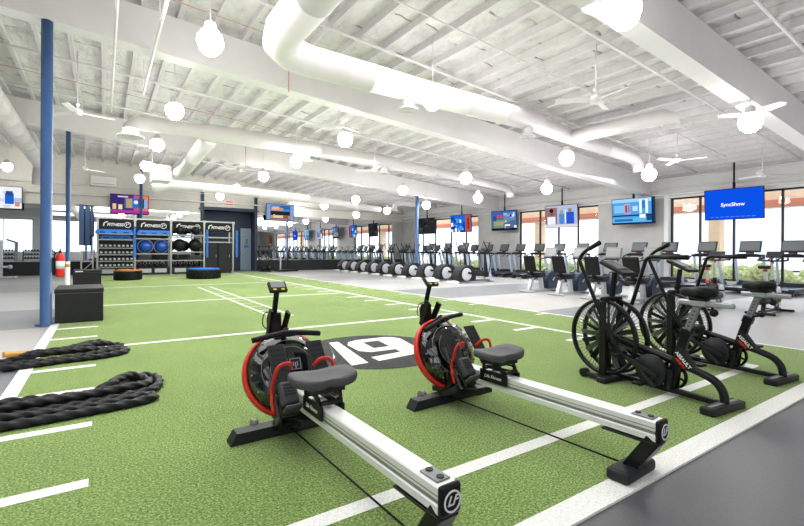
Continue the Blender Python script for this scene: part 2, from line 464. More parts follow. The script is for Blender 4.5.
b = mbm(M['blue']); b.box((dx + .06, YB + ND - .085, 1.5), (.26, .012, .16)); b.mat(M['navy'])
b.beam((dx + .0, YB + ND - .085, 1.92), (dx + .16, YB + ND - .085, 1.92), .012, .035); b.beam((dx + .15, YB + ND - .085, 1.92), (dx + .02, YB + ND - .085, 1.72), .012, .035)
b.beam((dx + .0, YB + ND - .085, 1.70), (dx + .16, YB + ND - .085, 1.70), .012, .035)
struct(b.build('door_sign', parent=d))
# black kick wall + mirrors
for nm, xa, xb in (('left', XL, NX0 - .1), ('right', NX1 + .1, XR)):
    b = mbm(M['char']); b.box(((xa + xb) / 2, YB - .05, .33), (xb - xa, .1, .66)); struct(b.build('baseboard_' + nm), 'tall black kick board below the mirror')
    b = mbm(M['mirror']); b.box(((xa + xb) / 2, YB - .012, 2.07), (xb - xa, .02, 2.78))
    o = b.build('wall_mirror'); tag(o, 'large wall mirror %s' % ('beside the cardio machines, meeting the window wall' if nm == 'right' else 'behind the storage rig and blue posts'), 'mirror')
b = mbm(M['white']); b.cyl((XL, YB - .12, 4.02), (XR, YB - .12, 4.02), .04, seg=8); b.cyl((XL, YB - .1, 4.5), (XR, YB - .1, 4.5), .025, seg=8); struct(b.build('trim_10'), 'white pipes along the back wall')

# blue steel columns
def column(x, y, r, label):
    b = mbm(M['blue_steel']); b.lathe([(r * 1.8, 0), (r * 1.8, .02), (r, .021), (r, jz(x) - .74 + (.0 if y < 12 else .6))], 20, Matrix.Translation((x, y, 0)))
    struct(b.build('column'), label)
column(-.79, 9.5, .082, 'blue steel column beside the near black plyo box'); column(-.95, 18.1, .065, 'blue steel column behind the far plyo box')
column(13.07, 18.1, .085, 'blue steel column rising among the ellipticals'); column(1.62, 26.6, .07, 'slim blue column behind the storage rig')

# ------------------------------------------------------------------ turf
TX0, TX1, TY0, TY1 = -.71, 7.58, 1.27, 26.2
b = mbm(M['turf']); b.box(((TX0 + TX1) / 2, (TY0 + TY1) / 2, .006), (TX1 - TX0, TY1 - TY0, .012))
b.mat(M['turfw'])
def line(xa, ya, xb, yb, z=.0135): b.quad([(xa, ya, z), (xb, ya, z), (xb, yb, z), (xa, yb, z)])
b.box(((TX0 + TX1) / 2, 1.33, .00675), (TX1 - TX0 + .02, .145, .0135)); b.box((TX0 + .05, 13.7, .0067), (.115, 24.9, .0134)); line(7.51, 1.40, TX1, TY1)
for y in (1.925, 6.9, 12.02, 17.42, 22.5): line(-.60, y - .05, 5.99, y + .05)
line(5.99, 1.88, 6.08, TY1)
for i in range(0, 23):
    y = 2.93 + .98 * i
    if y > 25.5 or min(abs(y - q) for q in (6.9, 12.02, 17.42, 22.5)) < .3: continue
    line(-.60, y - .05, -.06, y + .05, .0136)
    line(5.46, y - .05, 5.99, y + .05, .0136); line(7.18, y - .035, 7.51, y + .035, .0136)
# agility ladder painted on the turf
line(2.65, 8.3, 2.695, 16.3); line(3.03, 8.3, 3.075, 16.3)
for i in range(11): line(2.70, 8.6 + .72 * i, 3.02, 8.64 + .72 * i)
tf = struct(b.build('floor_turf'), 'green turf strip with white yard lines')
b = mbm(M['turfk']); cx, cy, R = 2.87, 4.89, .945
b.lathe([(R, .0145), (R, .0155)], 56, Matrix.Translation((cx, cy, 0)))
b.mat(M['turfw']); z = .0165
# the numerals 1 and 9
def q4(*p): b.quad([(x, y, z) for x, y in p])
q4((2.555, 5.57), (2.69, 5.565), (2.475, 4.345), (2.26, 4.335)); q4((2.555, 5.57), (2.26, 4.75), (2.22, 4.72), (2.33, 4.95))
def polyface(pts): b.quad([(x, y, z) for x, y in pts])
# 9 = bowl frame + tail
polyface([(2.70, 5.30), (2.80, 5.47), (2.95, 5.53), (3.02, 5.345), (2.955, 5.34), (2.90, 4.95), (2.76, 4.78), (2.66, 4.92)])
polyface([(2.95, 5.53), (3.40, 5.51), (3.50, 5.44), (3.20, 5.345), (3.02, 5.345)])
polyface([(3.50, 5.44), (3.54, 5.30), (3.42, 4.80), (3.30, 4.52), (3.20, 4.45), (3.08, 4.60), (3.11, 4.76), (3.14, 4.95), (3.20, 5.345)])
polyface([(2.90, 4.95), (3.14, 4.95), (3.11, 4.76), (2.76, 4.78)])
polyface([(3.08, 4.60), (3.20, 4.45), (3.12, 4.405), (2.615, 4.345), (2.63, 4.55)])
o = b.build('turf_emblem', parent=tf); struct(o, 'black turf circle with white number 19')
o['kind'] = 'structure'

# ------------------------------------------------------------------ rowing machines
def make_rower(label, loc, rz):
    t = thing('rowing_machine', label, 'rowing machine', loc, rz, 'water rowing machines on the turf')
    # front foot
    b = mbm(M['char']); P = [(-.40, .012), (-.36, .075), (.36, .075), (.40, .012), (.40, 0), (-.40, 0)]
    b.prism(P, -.05, .055); b.build('front_foot', parent=t)
    for s in (-1, 1):
        b = mbm(M['grey']); b.cyl((s * .21 - .02, .09, .055), (s * .21 + .02, .09, .055), .042); b.build('transport_wheel', parent=t)
    # spine behind the tank, cradle and rail support
    b = mbm(M['blackm'])
    b.beam((0, -.42, .19), (0, .12, .09), .16, .05, .008); b.beam((0, .05, .08), (0, .27, .40), .12, .06, .01)
    b.beam((0, .27, .39), (0, .31, .76), .10, .06, .01)
    for s in (-1, 1):
        b.beam((s * .10, -.03, .06), (s * .10, -.20, .30), .03, .07, .006); b.beam((s * .09, .0, .05), (s * .17, -.30, .21), .03, .05, .005)
    b.box((0, -.13, .20), (.17, .2, .14), bev=.01)
    b.beam((-.05, .30, .60), (-.05, .22, .82), .02, .05); b.beam((.06, .30, .60), (.07, .20, .80), .02, .05)
    b.build('frame', parent=t)
    # aluminium rail with a grooved side
    b = mbm(M['alu'])
    h = [(.050, .245), (.050, .275), (.042, .281), (.042, .297), (.050, .303), (.050, .346), (.043, .353)]
    sec = h + [(-x, z) for x, z in h[::-1]]
    b.prism(sec, -1.685, -.18); b.build('rail', parent=t)
    for s in (-1, 1):
        b = mbm(M['alud']); b.box((s * .043, -.93, .289), (.003, 1.5, .013)); b.box((s * .0503, -.93, .317), (.0015, 1.5, .005)); b.build('rail_groove', parent=t)
    b = mbm(M['blackm']); b.box((0, -1.69, .298), (.108, .03, .122), bev=.02, seg=3); cap = b.build('rail_end_cap', parent=t)
    b = mbm(M['whitepl']); mt = Matrix.Translation((0, -1.708, .297)) @ Matrix.Rotation(pi / 2, 4, 'X')
    b.lathe([(.043, 0), (.043, .003), (.036, .003), (.036, 0)], 28, mt, False, True); e = b.build('emblem_ring', parent=cap)
    text_mesh('LF', .052, M['whitepl'], 'emblem_lettering', cap, Matrix.Translation((-.001, -1.708, .297)) @ FACE_NY, .4, .001, .0008)
    b = mbm(M['grey']); b.box((0, -1.60, .3565), (.07, .115, .008), bev=.003); pl = b.build('bolt_plate', parent=t)
    for y in (-1.565, -1.635):
        b = mbm(M['black']); b.cyl((0, y, .359), (0, y, .365), .016); b.build('bolt', parent=pl)
    # rear leg and foot
    b = mbm(M['blackm']); b.beam((0, -1.665, .25), (0, -1.52, .03), .105, .075, .008); b.box((0, -1.53, .229), (.112, .30, .012), bev=.004)
    b.build('rear_leg', parent=t)
    b = mbm(M['char']); b.box((0, -1.53, .034), (.33, .13, .068), bev=.022, seg=3); b.build('rear_foot', parent=t)
    # seat: saddle with two lobes
    b = mbm(M['seat']); n = 36
    def outl(k, z):
        r = []
        for i in range(n):
            a = 2 * pi * i / n; x = .205 * (abs(cos(a)) ** .55) * (1 if cos(a) > 0 else -1); y = .12 * (abs(sin(a)) ** .62) * (1 if sin(a) > 0 else -1)
            notch = .035 * math.exp(-(x / .05) ** 2) if y < 0 else .012 * math.exp(-(x / .06) ** 2) * -1
            zz = z + (.016 * (abs(x * k) / .17) ** 2 + .008 * (y * k / .12)) * (1 if z > .46 else .3)
            r.append((x * k, -.555 + (y + (notch if k > .7 else 0)) * k, zz + .002))
        return r
    b.loft([outl(.82, .462), outl(.97, .466), outl(1.0, .485), outl(.99, .504), outl(.95, .514), outl(.6, .510), outl(.2, .506)])
    b.build('seat', parent=t)
    b = mbm(M['blackm'])
    for s in (-1, 1):
        b.box((s * .068, -.56, .335), (.016, .26, .085), bev=.006)
        for y in (-.46, -.66): b.beam((s * .066, y, .37), (s * .085, y * .55 - .235, .462), .02, .02)
        b.box((s * .07, -.56, .412), (.014, .18, .012))
    b.box((0, -.46, .385), (.13, .03, .02)); b.box((0, -.66, .385), (.13, .03, .02)); b.box((0, -.56, .45), (.2, .17, .03))
    ca = b.build('seat_carriage', parent=t)
    text_mesh('Life Fitness', .036, M['whitepl'], 'carriage_lettering', ca, Matrix.Translation((-.0775, -.56, .337)) @ FACE_NX, .3)
    # water tank: tilted clear drum with a red hoop
    TK = Matrix.Translation((0, .045, .395)) @ Matrix.Rotation(pi / 2 + .0, 4, 'X') @ Matrix.Rotation(-.47, 4, 'X')
    b = mbm(M['red']); b.lathe([(.300, -.030), (.300, .012), (.285, .018), (.276, .012), (.276, -.030)], 48, TK, True, True); b.build('tank_hoop', parent=t)
    b = mbm(M['tank'])
    b.lathe([(.276, .0), (.272, .05), (.252, .085), (.20, .108), (.19, .118), (.13, .128), (.06, .13), (0, .13)], 40, TK)
    b.lathe([(.276, -.02), (.27, -.06), (.24, -.09), (.15, -.10), (0, -.10)], 40, TK)
    b.build('tank_shell', parent=t)
    b = mbm(M['char']); b.lathe([(.0, -.07), (.19, -.06), (.2, -.02), (.195, .02), (.18, .03), (0, .03)], 36, TK)
    b.mat(M['blackm'])
    b.lathe([(0, .03), (.085, .03), (.08, .12), (.06, .142), (0, .142)], 24, TK)
    for k in range(8):
        a = k * pi / 4; R = TK @ Matrix.Rotation(a, 4, 'Z')
        b.box((0, 0, 0), (.13, .010, .07), R @ Matrix.Translation((.185, 0, .0)) @ Matrix.Rotation(.6, 4, 'X'))
    b.build('tank_paddle', parent=t)
    b = mbm(M['alud'])
    for r_, z_ in ((.205, .107), (.15, .126)): b.lathe([(r_ - .002, z_), (r_, z_ + .004), (r_ + .003, z_ + .001)], 40, TK, True, True)
    for k in range(14):
        a = k * pi / 7; b.sph(TK @ Vector((.262 * cos(a), .262 * sin(a), .078)), .007, 8)
    b.build('tank_rib', parent=t)
    b = mbm(M['char']); b.box((0, 0, 0), (.09, .09, .012), TK @ Matrix.Translation((.015, .02, .149)), .006); bd = b.build('tank_badge', parent=t)
    b = mbm(M['lgrey'])
    for dx, dy, w, h in ((0, .036, .074, .003), (0, -.036, .074, .003), (.036, 0, .003, .074), (-.036, 0, .003, .074), (0, -.01, .006, .04), (-.014, .0, .004, .03), (.014, .0, .004, .03)):
        b.box((0, 0, 0), (w, h, .003), TK @ Matrix.Translation((.015 + dx, .02 + dy, .156)))
    b.build('badge_mark', parent=bd)
    # foot boards with heel cups and red straps
    for s in (-1, 1):
        x = s * .135
        A = Vector((x, -.40, .25)); B = Vector((x, -.10, .63)); d = (B - A).normalized(); nrm = Vector((0, -d.z, d.y)) * 1
        b = mbm(M['char']); b.beam(A, B, .115, .014, .005, up=nrm); fp = b.build('foot_board', parent=t)
        b = mbm(M['black'])
        for i in range(5):
            for j in range(4):
                p = A + d * (.30 + .036 * i) + nrm * .0075 + Vector(((j - 1.5) * .024, 0, 0))
                b.cyl(p, p + nrm * .0015, .0065, seg=8)
        b.build('foot_board_hole', parent=fp)
        b = mbm(M['dgrey'])
        c = A + d * .13 + nrm * .035; R = Matrix((Vector((1, 0, 0)), d, nrm)).transposed().to_4x4()
        b.box(c, (.11, .15, .06), R, .02, 3); b.box(A + d * .03 + nrm * .045, (.105, .03, .09), R, .012)
        for k in range(4): b.box(A + d * (.12 + .02 * k) + nrm * .067, (.07, .006, .006), R)
        b.build('heel_cup', parent=fp)
        b = mbm(M['red'])
        pts = [Vector((x + s * .075, -.30, .25)), Vector((x + s * .078, -.27, .36)), Vector((x + s * .072, -.285, .455)), A + d * .29 + nrm * .09 + Vector((s * .04, 0, 0)), A + d * .30 + nrm * .095 + Vector((-s * .03, 0, 0)), A + d * .29 + nrm * .03 + Vector((-s * .06, 0, 0))]
        b.tube(pts, .012, 8, smooth_path=5, flat=.55, up0=(1, 0, 0)); b.sph((x + s * .076, -.275, .33), .018, 10, (.5, 1, 1.4)); b.build('foot_strap', parent=fp)
        b = mbm(M['dgrey']); b.beam((x + s * .06, -.36, .22), (x + s * .062, -.16, .5), .014, .022, .004); b.build('side_strut', parent=fp)
    # pull handle
    b = mbm(M['black'])
    b.tube([(-.245, .0, -.012), (-.15, .0, .002), (-.06, 0, .012), (0, 0, .014), (.06, 0, .012), (.15, 0, .002), (.245, 0, -.012)], .0195, 12, smooth_path=3)
    b.box((0, 0, .012), (.11, .045, .045), bev=.012)
    hd = b.build('pull_handle', parent=t, loc=(0, .03, .662))
    b = mbm(M['char']); b.tube([(0, .03, .04), (.0, .08, .0), (0, .16, -.06)], .012, 8, flat=2.0); b.build('handle_strap', parent=hd)
    # monitor
    b = mbm(M['blackm']); b.tube([(0, .30, .62), (0, .305, .74), (0, .285, .84), (0, .25, .95)], .021, 10, smooth_path=4, flat=1.0)
    b.box((0, .30, .73), (.10, .05, .12), bev=.015); b.build('monitor_arm', parent=t)
    b = mbm(M['char']); R = Matrix.Rotation(radians(45), 4, 'X')
    b.box((0, .235, .985), (.135, .095, .03), R, .01, 3); mo = b.build('monitor', parent=t)
    b = mbm(M['screenl']); b.box((0, .235 - .7 * .0115 + .009, .985 + .7 * .0115 + .009), (.105, .055, .012), R); b.build('monitor_screen', parent=mo)
    for dx in (-.03, .03):
        b = mbm(M['yellow']); b.box((dx, .235 - .7 * .0135 - .023, .985 + .7 * .0135 - .023), (.024, .014, .008), R); b.build('monitor_button', parent=mo)
    b = mbm(M['black']); b.tube([(-.03, .3, .8), (-.075, .31, .78), (-.08, .32, .70), (-.04, .31, .66)], .004, 6, smooth_path=4); b.build('monitor_cable', parent=t)
    # tension rod along the ground
    b = mbm(M['black']); b.tube([(-.01, -.05, .045), (-.01, -1.47, .05)], .0055, 6); b.sph((-.01, -.06, .045), .018, 10); b.build('tension_cable', parent=t)
    return t
r1 = make_rower('water rower with silver rail and red tank hoop, standing nearer the battle ropes', (1.08, 3.015, .012), radians(1.3))
r2 = dup(r1, None, (2.42, 2.89, .012), radians(2.6), 'water rower with silver rail and red tank hoop, standing nearer the air bikes')
for c in r2.children:
    if c.name.startswith('pull_handle'): c.rotation_euler = (0, radians(-10), radians(9)); c.location.z += .008; c.location.x -= .025

# ------------------------------------------------------------------ air bikes
def make_airbike(label, loc, rz):
    t = thing('air_bike', label, 'exercise bike', loc, rz, 'black air bikes on the turf')
    b = mbm(M['char']); b.box((-.03, .0, .03), (.47, .11, .06), bev=.012); ft = b.build('rear_foot', parent=t)
    b = mbm(M['grey']); b.box((-.03, 0, .0615), (.40, .03, .004)); b.build('foot_strip', parent=ft)
    b = mbm(M['char']); b.box((0, .95, .025), (.52, .10, .05), bev=.012)
    for s in (-1, 1): b.beam((s * .2, .95, .03), (s * .2, 1.16, .04), .045, .04, .006)
    b.build('front_foot', parent=t)
    for s in (-1, 1):
        b = mbm(M['black']); b.cyl((s * .2 - .03, 1.18, .045), (s * .2 + .03, 1.18, .045), .042); b.build('transport_wheel', parent=t)
    # frame tubes
    b = mbm(M['blackm'])
    b.tube([(0, .0, .05), (0, .015, .14), (0, .07, .21), (0, .17, .25), (0, .32, .285), (0, .6, .345), (0, 1.0, .42)], .033, 12, smooth_path=5, flat=1.0)
    b.beam((0, .05, .045), (0, .98, .05), .05, .045, .008)
    for s in (-1, 1):
        b.beam((s * .06, .98, .30), (s * .06, .40, .19), .025, .045, .006)
        b.beam((s * .06, .42, .06), (s * .055, .40, .23), .03, .04, .005)
        b.box((s * .125, 1.03, .40), (.025, .075, .75), bev=.008)
    b.box((0, 1.03, .035), (.30, .10, .03)); b.box((0, 1.03, .79), (.27, .075, .06), bev=.02)
    b.beam((0, .46, .04), (0, .295, .58), .055, .075, .01)
    b.build('frame', parent=t)
    b = mbm(M['char'])   # gusset plate with logo
    pl = [(.20, .26), (.42, .30), (.355, .44), (.33, .44)]
    b.loft([[(-.03, y, z) for y, z in pl], [(.03, y, z) for y, z in pl]], smooth=False)
    gp = b.build('gusset_plate', parent=t)
    mt = Matrix.Translation((-.0315, .31, .335)) @ Matrix.Rotation(radians(45), 4, 'X') @ FACE_NX
    text_mesh('ASSAULT', .042, M['whitepl'], 'plate_lettering', gp, mt, 0, .001, .001)
    mt = Matrix.Translation((-.0315, .335, .305)) @ Matrix.Rotation(radians(45), 4, 'X') @ FACE_NX
    text_mesh('AIRBIKE', .03, M['red'], 'plate_lettering', gp, mt, 0, .001, .001)
    # seat post, slider and seat
    b = mbm(M['grey']); b.beam((0, .30, .56), (0, .205, .83), .036, .055, .004); sp = b.build('seat_post', parent=t)
    b = mbm(M['dgrey'])
    for i in range(6):
        k = .15 + .12 * i; b.box((0, .30 - .095 * k, .56 + .27 * k), (.038, .02, .012))
    b.build('post_mark', parent=sp)
    b = mbm(M['blackm']); b.beam((0, .31, .53), (0, .285, .60), .066, .088, .008); b.build('post_clamp', parent=t)
    b = mbm(M['black']); b.cyl((0, .26, .60), (0, .20, .62), .012); b.sph((0, .18, .63), .03, 12, (1, 1, .9)); b.build('post_knob', parent=t)
    b = mbm(M['silver']); b.beam((0, -.06, .835), (0, .36, .835), .045, .045, .012); b.box((0, .2, .835), (.065, .12, .055), bev=.008); b.build('seat_rail', parent=t)
    b = mbm(M['black']); b.cyl((0, .10, .815), (0, .09, .78), .01); b.sph((0, .085, .765), .032, 12); b.build('rail_knob', parent=t)
    b = mbm(M['black']); n = 28
    def sd(k, z):
        r = []
        for i in range(n):
            a = 2 * pi * i / n; v = (1 + sin(a)) / 2          # v=1 nose
            w = .125 * (1 - v) ** .6 + .035 if v > .0 else .12
            w = .035 + .095 * (1 / (1 + math.exp((v - .45) * 9)))
            r.append((cos(a) * w * k, .21 + sin(a) * .15 * k, z + .02 * abs(cos(a)) * (1 - v)))
        return r
    b.loft([sd(.8, .885), sd(.97, .90), sd(1, .93), sd(.9, .955), sd(.5, .962), sd(.1, .955)]); b.box((0, .2, .87), (.07, .14, .035), bev=.008)
    b.build('saddle', parent=t)
    # fan in its cage
    fx = Matrix.Translation((0, 1.06, .415)) @ Matrix.Rotation(pi / 2, 4, 'Y'); R = .36
    for s in (-1, 1):
        b = mbm(M['blackm']); z0 = s * .085
        b.lathe([(R - .016, z0 - .016), (R + .014, z0 - .016), (R + .014, z0 + .016), (R - .016, z0 + .016)], 48, fx, True, True)
        b.lathe([(.33, z0 - .004), (.334, z0), (.33, z0 + .004)], 40, fx, True, True)
        b.lathe([(0, z0 + s * .03), (.05, z0 + s * .03), (.075, z0 + s * .01), (.075, z0 - s * .01), (0, z0 - s * .01)], 24, fx)
        cg = b.build('fan_cage', parent=t)
        b = mbm(M['blackm'])
        for k in range(60):
            a = 2 * pi * k / 60; p = Vector((cos(a), sin(a), 0)); q = Vector((cos(a + .18), sin(a + .18), 0))
            b.tube([fx @ (p * .07 + Vector((0, 0, z0 + s * .01))), fx @ (q * (R - .005) + Vector((0, 0, z0)))], .0022, 5)
        b.build('cage_wire', parent=cg)
    b = mbm(M['blackm'])
    for k in range(20):
        a = 2 * pi * k / 20; Rm = fx @ Matrix.Rotation(a, 4, 'Z')
        b.mat(M['grey'] if k % 2 else M['blackm']); b.box((0, 0, 0), (.27, .003, .05), Rm @ Matrix.Translation((.19, 0, 0)) @ Matrix.Rotation(1.1, 4, 'X'))
    b.mat(M['blackm'])
    b.lathe([(0, -.06), (.055, -.06), (.055, .06), (0, .06)], 20, fx)
    b.build('fan_rotor', parent=t)
    # crank, belt case, pedals
    b = mbm(M['char']); C = Matrix.Translation((-.085, .56, .20)) @ Matrix.Rotation(pi / 2, 4, 'Y')
    b.lathe([(0, -.025), (.135, -.025), (.14, -.015), (.14, .015), (.135, .025), (0, .025)], 32, C)
    b.beam((-.085, .70, .27), (-.085, .50, .07), .05, .16, .02, up=(1, 0, 0)); b.build('belt_case', parent=t)
    b = mbm(M['blackm']); C2 = Matrix.Translation((.085, .46, .16)) @ Matrix.Rotation(pi / 2, 4, 'Y')
    b.lathe([(.10, -.012), (.122, -.012), (.122, .012), (.10, .012)], 32, C2, True, True); b.lathe([(0, -.01), (.04, -.01), (.04, .01), (0, .01)], 16, C2)
    for k in range(5):
        a = k * 2 * pi / 5; b.box((0, 0, 0), (.08, .02, .008), C2 @ Matrix.Rotation(a, 4, 'Z') @ Matrix.Translation((.07, 0, 0)))
    b.build('chain_ring', parent=t)
    for s, dy, dz in ((-1, .12, -.08), (1, -.16, .10)):
        c = Vector((s * .13, .47, .17)); e = c + Vector((s * .02, dy, dz))
        b = mbm(M['blackm']); b.cyl((s * .06, .47, .17), c, .016); b.beam(c, e, .02, .03, .004); cr = b.build('crank_arm', parent=t)
        b = mbm(M['black']); b.box(e + Vector((s * .06, 0, 0)), (.09, .085, .022), bev=.005); b.cyl(e, e + Vector((s * .02, 0, 0)), .01)
        b.build('pedal', parent=cr)
    # push-pull arms
    La = [(-.17, .80, .30), (-.22, .96, .62), (-.25, 1.19, 1.13), (-.25, 1.205, 1.18), (-.25, 1.18, 1.225), (-.25, 1.12, 1.275), (-.25, .98, 1.345)]
    Ra = [(.17, 1.10, .36), (.22, .98, .68), (.25, .85, 1.13), (.25, .835, 1.175), (.25, .80, 1.205), (.25, .74, 1.212), (.25, .44, 1.212)]
    for pts, s in ((La, -1), (Ra, 1)):
        b = mbm(M['blackm']); b.tube(pts, .019, 12, smooth_path=5); b.cyl((s * .12, pts[0][1], pts[0][2]), (s * .2, pts[0][1], pts[0][2]), .03)
        ar = b.build('handle_arm', parent=t)
        b = mbm(M['black']); a = Vector(pts[-2]); c = Vector(pts[-1]); b.cyl(a + (c - a) * .2, c + (c - a).normalized() * .01, .0235); b.build('hand_grip', parent=ar)
        b = mbm(M['char']); q = Vector(pts[0]); b.beam(q, (s * .15, .47, .17), .022, .035, .005); b.build('link_rod', parent=ar)
        b = mbm(M['blackm']); b.cyl((s * .10, .80 if s < 0 else 1.1, .30 if s < 0 else .36), (s * .27, .80 if s < 0 else 1.1, .30 if s < 0 else .36), .018); b.build('foot_peg', parent=ar)
    # console
    b = mbm(M['blackm']); b.beam((0, 1.03, .75), (0, .99, 1.06), .05, .035, .006); b.build('console_post', parent=t)
    b = mbm(M['char']); R2 = Matrix.Rotation(radians(24), 4, 'X'); b.box((0, .965, 1.10), (.20, .29, .035), R2, .012, 3); co = b.build('console', parent=t)
    b = mbm(M['screen']); b.box((0, .98, 1.125), (.15, .16, .012), R2); b.build('console_screen', parent=co)
    return t
a1 = make_airbike('black air bike with wire fan cage, closer to the rowing machines', (4.12, 1.5, .012), -radians(6))
a2 = dup(a1, None, (5.51, 1.52, .012), -radians(6), 'black air bike with wire fan cage, closer to the window wall')

# ------------------------------------------------------------------ battle ropes
def rope(pts, label, grips):
    z = .012
    b = mbm(M['rope']); b.tube([(x, y, z + h) for x, y, h in pts], .034, 12, smooth_path=48, lobes=3, amp=.22, pitch=.125)
    o = b.build('battle_rope'); tag(o, label, 'rope', 'battle ropes on the turf edge')
    for g in grips:
        b = mbm(M['gold']); b.tube([(x, y, z + h) for x, y, h in g], .034, 10, smooth_path=4, lobes=3, amp=.1, pitch=.16); b.build('taped_grip', parent=o)
    return o
a, c2, c3 = .031, .085, .138
R2P = [(-.85, 4.52, c2), (-.55, 4.48, c2), (-.3, 4.42, c2), (-.1, 4.45, .07), (.06, 4.62, a), (.19, 4.88, a), (.30, 4.99, a), (.41, 4.92, a), (.44, 4.72, a), (.40, 4.52, a), (.30, 4.41, a), (.1, 4.35, a), (-.2, 4.32, a), (-.5, 4.32, a), (-.68, 4.40, a),
       (-.74, 4.52, a), (-.66, 4.62, a), (-.45, 4.58, a), (-.15, 4.52, a), (.03, 4.58, c2), (.13, 4.78, c2), (.23, 4.91, .07), (.33, 4.89, a), (.365, 4.74, a), (.32, 4.56, .06), (.2, 4.45, c2), (0, 4.40, c2), (-.3, 4.37, c2), (-.6, 4.34, c2), (-.80, 4.26, a),
       (-.72, 4.11, a), (-.45, 4.08, a), (0, 4.12, a), (.25, 4.16, a), (.36, 4.23, a), (.29, 4.31, a), (.1, 4.26, a), (-.2, 4.22, a), (-.5, 4.20, .05), (-.85, 4.17, c2)]
rope(R2P, 'thick black battle rope folded in a bundle, the one nearer the camera', [[(-.86, 4.52, c2), (-.95, 4.54, .06), (-1.08, 4.58, .04)], [(-.86, 4.17, c2), (-.95, 4.15, .06), (-1.08, 4.12, .04)]])
R1P = [(-1.25, 6.42, a), (-.9, 6.36, a), (-.6, 6.36, a), (-.35, 6.42, a), (0, 6.45, a), (.2, 6.56, a), (.24, 6.72, a), (.08, 6.70, a), (-.25, 6.56, a), (-.6, 6.5, a), (-.95, 6.52, a), (-1.1, 6.66, a),
       (-.85, 6.72, a), (-.55, 6.66, c2), (-.2, 6.68, c2), (.05, 6.84, a), (.2, 6.98, a), (.12, 7.1, a), (-.05, 7.02, c2), (-.25, 6.8, c2), (-.5, 6.76, c2), (-.75, 6.86, a), (-.7, 7.0, a), (-.45, 6.96, a), (-.2, 7.0, a), (0, 7.22, a),
       (-.02, 7.4, a), (-.14, 7.4, a), (-.3, 7.2, a), (-.45, 7.08, a), (-.7, 7.08, a)]
R1P = [(x, y - .28, h) for x, y, h in R1P]
rope(R1P, 'thick black battle rope folded in a bundle, the one nearer the plyo boxes', [[(-.72, 6.80, a), (-.85, 6.78, .04), (-.94, 6.74, .05)], [(-1.12, 6.40, a), (-1.22, 6.45, .04), (-1.34, 6.46, .04)]])

# ------------------------------------------------------------------ plyo boxes
def plyo(w, d, h, label, loc, mark):
    t = thing('plyo_box', label, 'plyo box', loc, radians(1.0), 'black soft plyo boxes by the turf edge')
    b = mbm(M['vinyl']); b.box((0, 0, h / 2 - .04), (w, d, h - .08), bev=.012, seg=3); b.build('body', parent=t)
    b = mbm(M['vinyl']); b.box((0, 0, h - .04), (w + .016, d + .016, .08), bev=.016, seg=3); lid = b.build('lid', parent=t)
    b = mbm(M['grey']); b.box((0, -d / 2 - .009, h - .075), (w - .02, .003, .004)); b.build('seam', parent=lid)
    if mark:
        b = mbm(M['whitepl']); b.box((-w / 2 + .16, -d / 2 - .0085, h - .04), (.2, .002, .03)); b.build('printed_strip', parent=lid)
plyo(.68, 1.1, .58, 'black vinyl plyo box standing against the near blue column', (-.34, 10.02, .012), False)
plyo(.74, .9, .60, 'black vinyl plyo box with white printed strip, behind the nearer box', (-.42, 17.75, .012), True)

# fire extinguisher on the near column
t = thing('fire_extinguisher', 'red fire extinguisher hung on the near blue column', 'fire extinguisher', (-.60, 9.47, .80))
b = mbm(M['red']); b.lathe([(0, 0), (.055, .005), (.06, .03), (.06, .34), (.045, .39), (.02, .41), (0, .41)], 20); b.build('cylinder', parent=t)
b = mbm(M['whitepl']); b.lathe([(.061, .14), (.061, .27)], 20); b.build('paper_band', parent=t)
b = mbm(M['blackm']); b.cyl((0, 0, .40), (0, 0, .45), .02); b.beam((0, -.02, .46), (0, .1, .48), .02, .015); b.beam((0, -.02, .44), (0, .09, .43), .02, .012); b.build('valve_lever', parent=t)
b = mbm(M['black']); b.tube([(0, -.02, .43), (-.06, -.05, .4), (-.085, -.03, .25), (-.07, -.02, .1)], .01, 8, smooth_path=5); b.build('hose', parent=t)
b = mbm(M['blackm']); b.box((-.085, 0, .2), (.05, .03, .25)); b.build('wall_bracket', parent=t)
t = thing('floor_stand', 'slim white post stand just behind the near black plyo box', 'stand', (-.70, 13.2, .0))
b = mbm(M['whitepl']); b.lathe([(0, 0), (.14, 0), (.14, .03), (.05, .04), (.05, .98), (0, .98)], 18); b.build('post', parent=t)
b = mbm(M['gold']); b.lathe([(.051, .85), (.051, .93)], 18); b.build('yellow_band', parent=t)

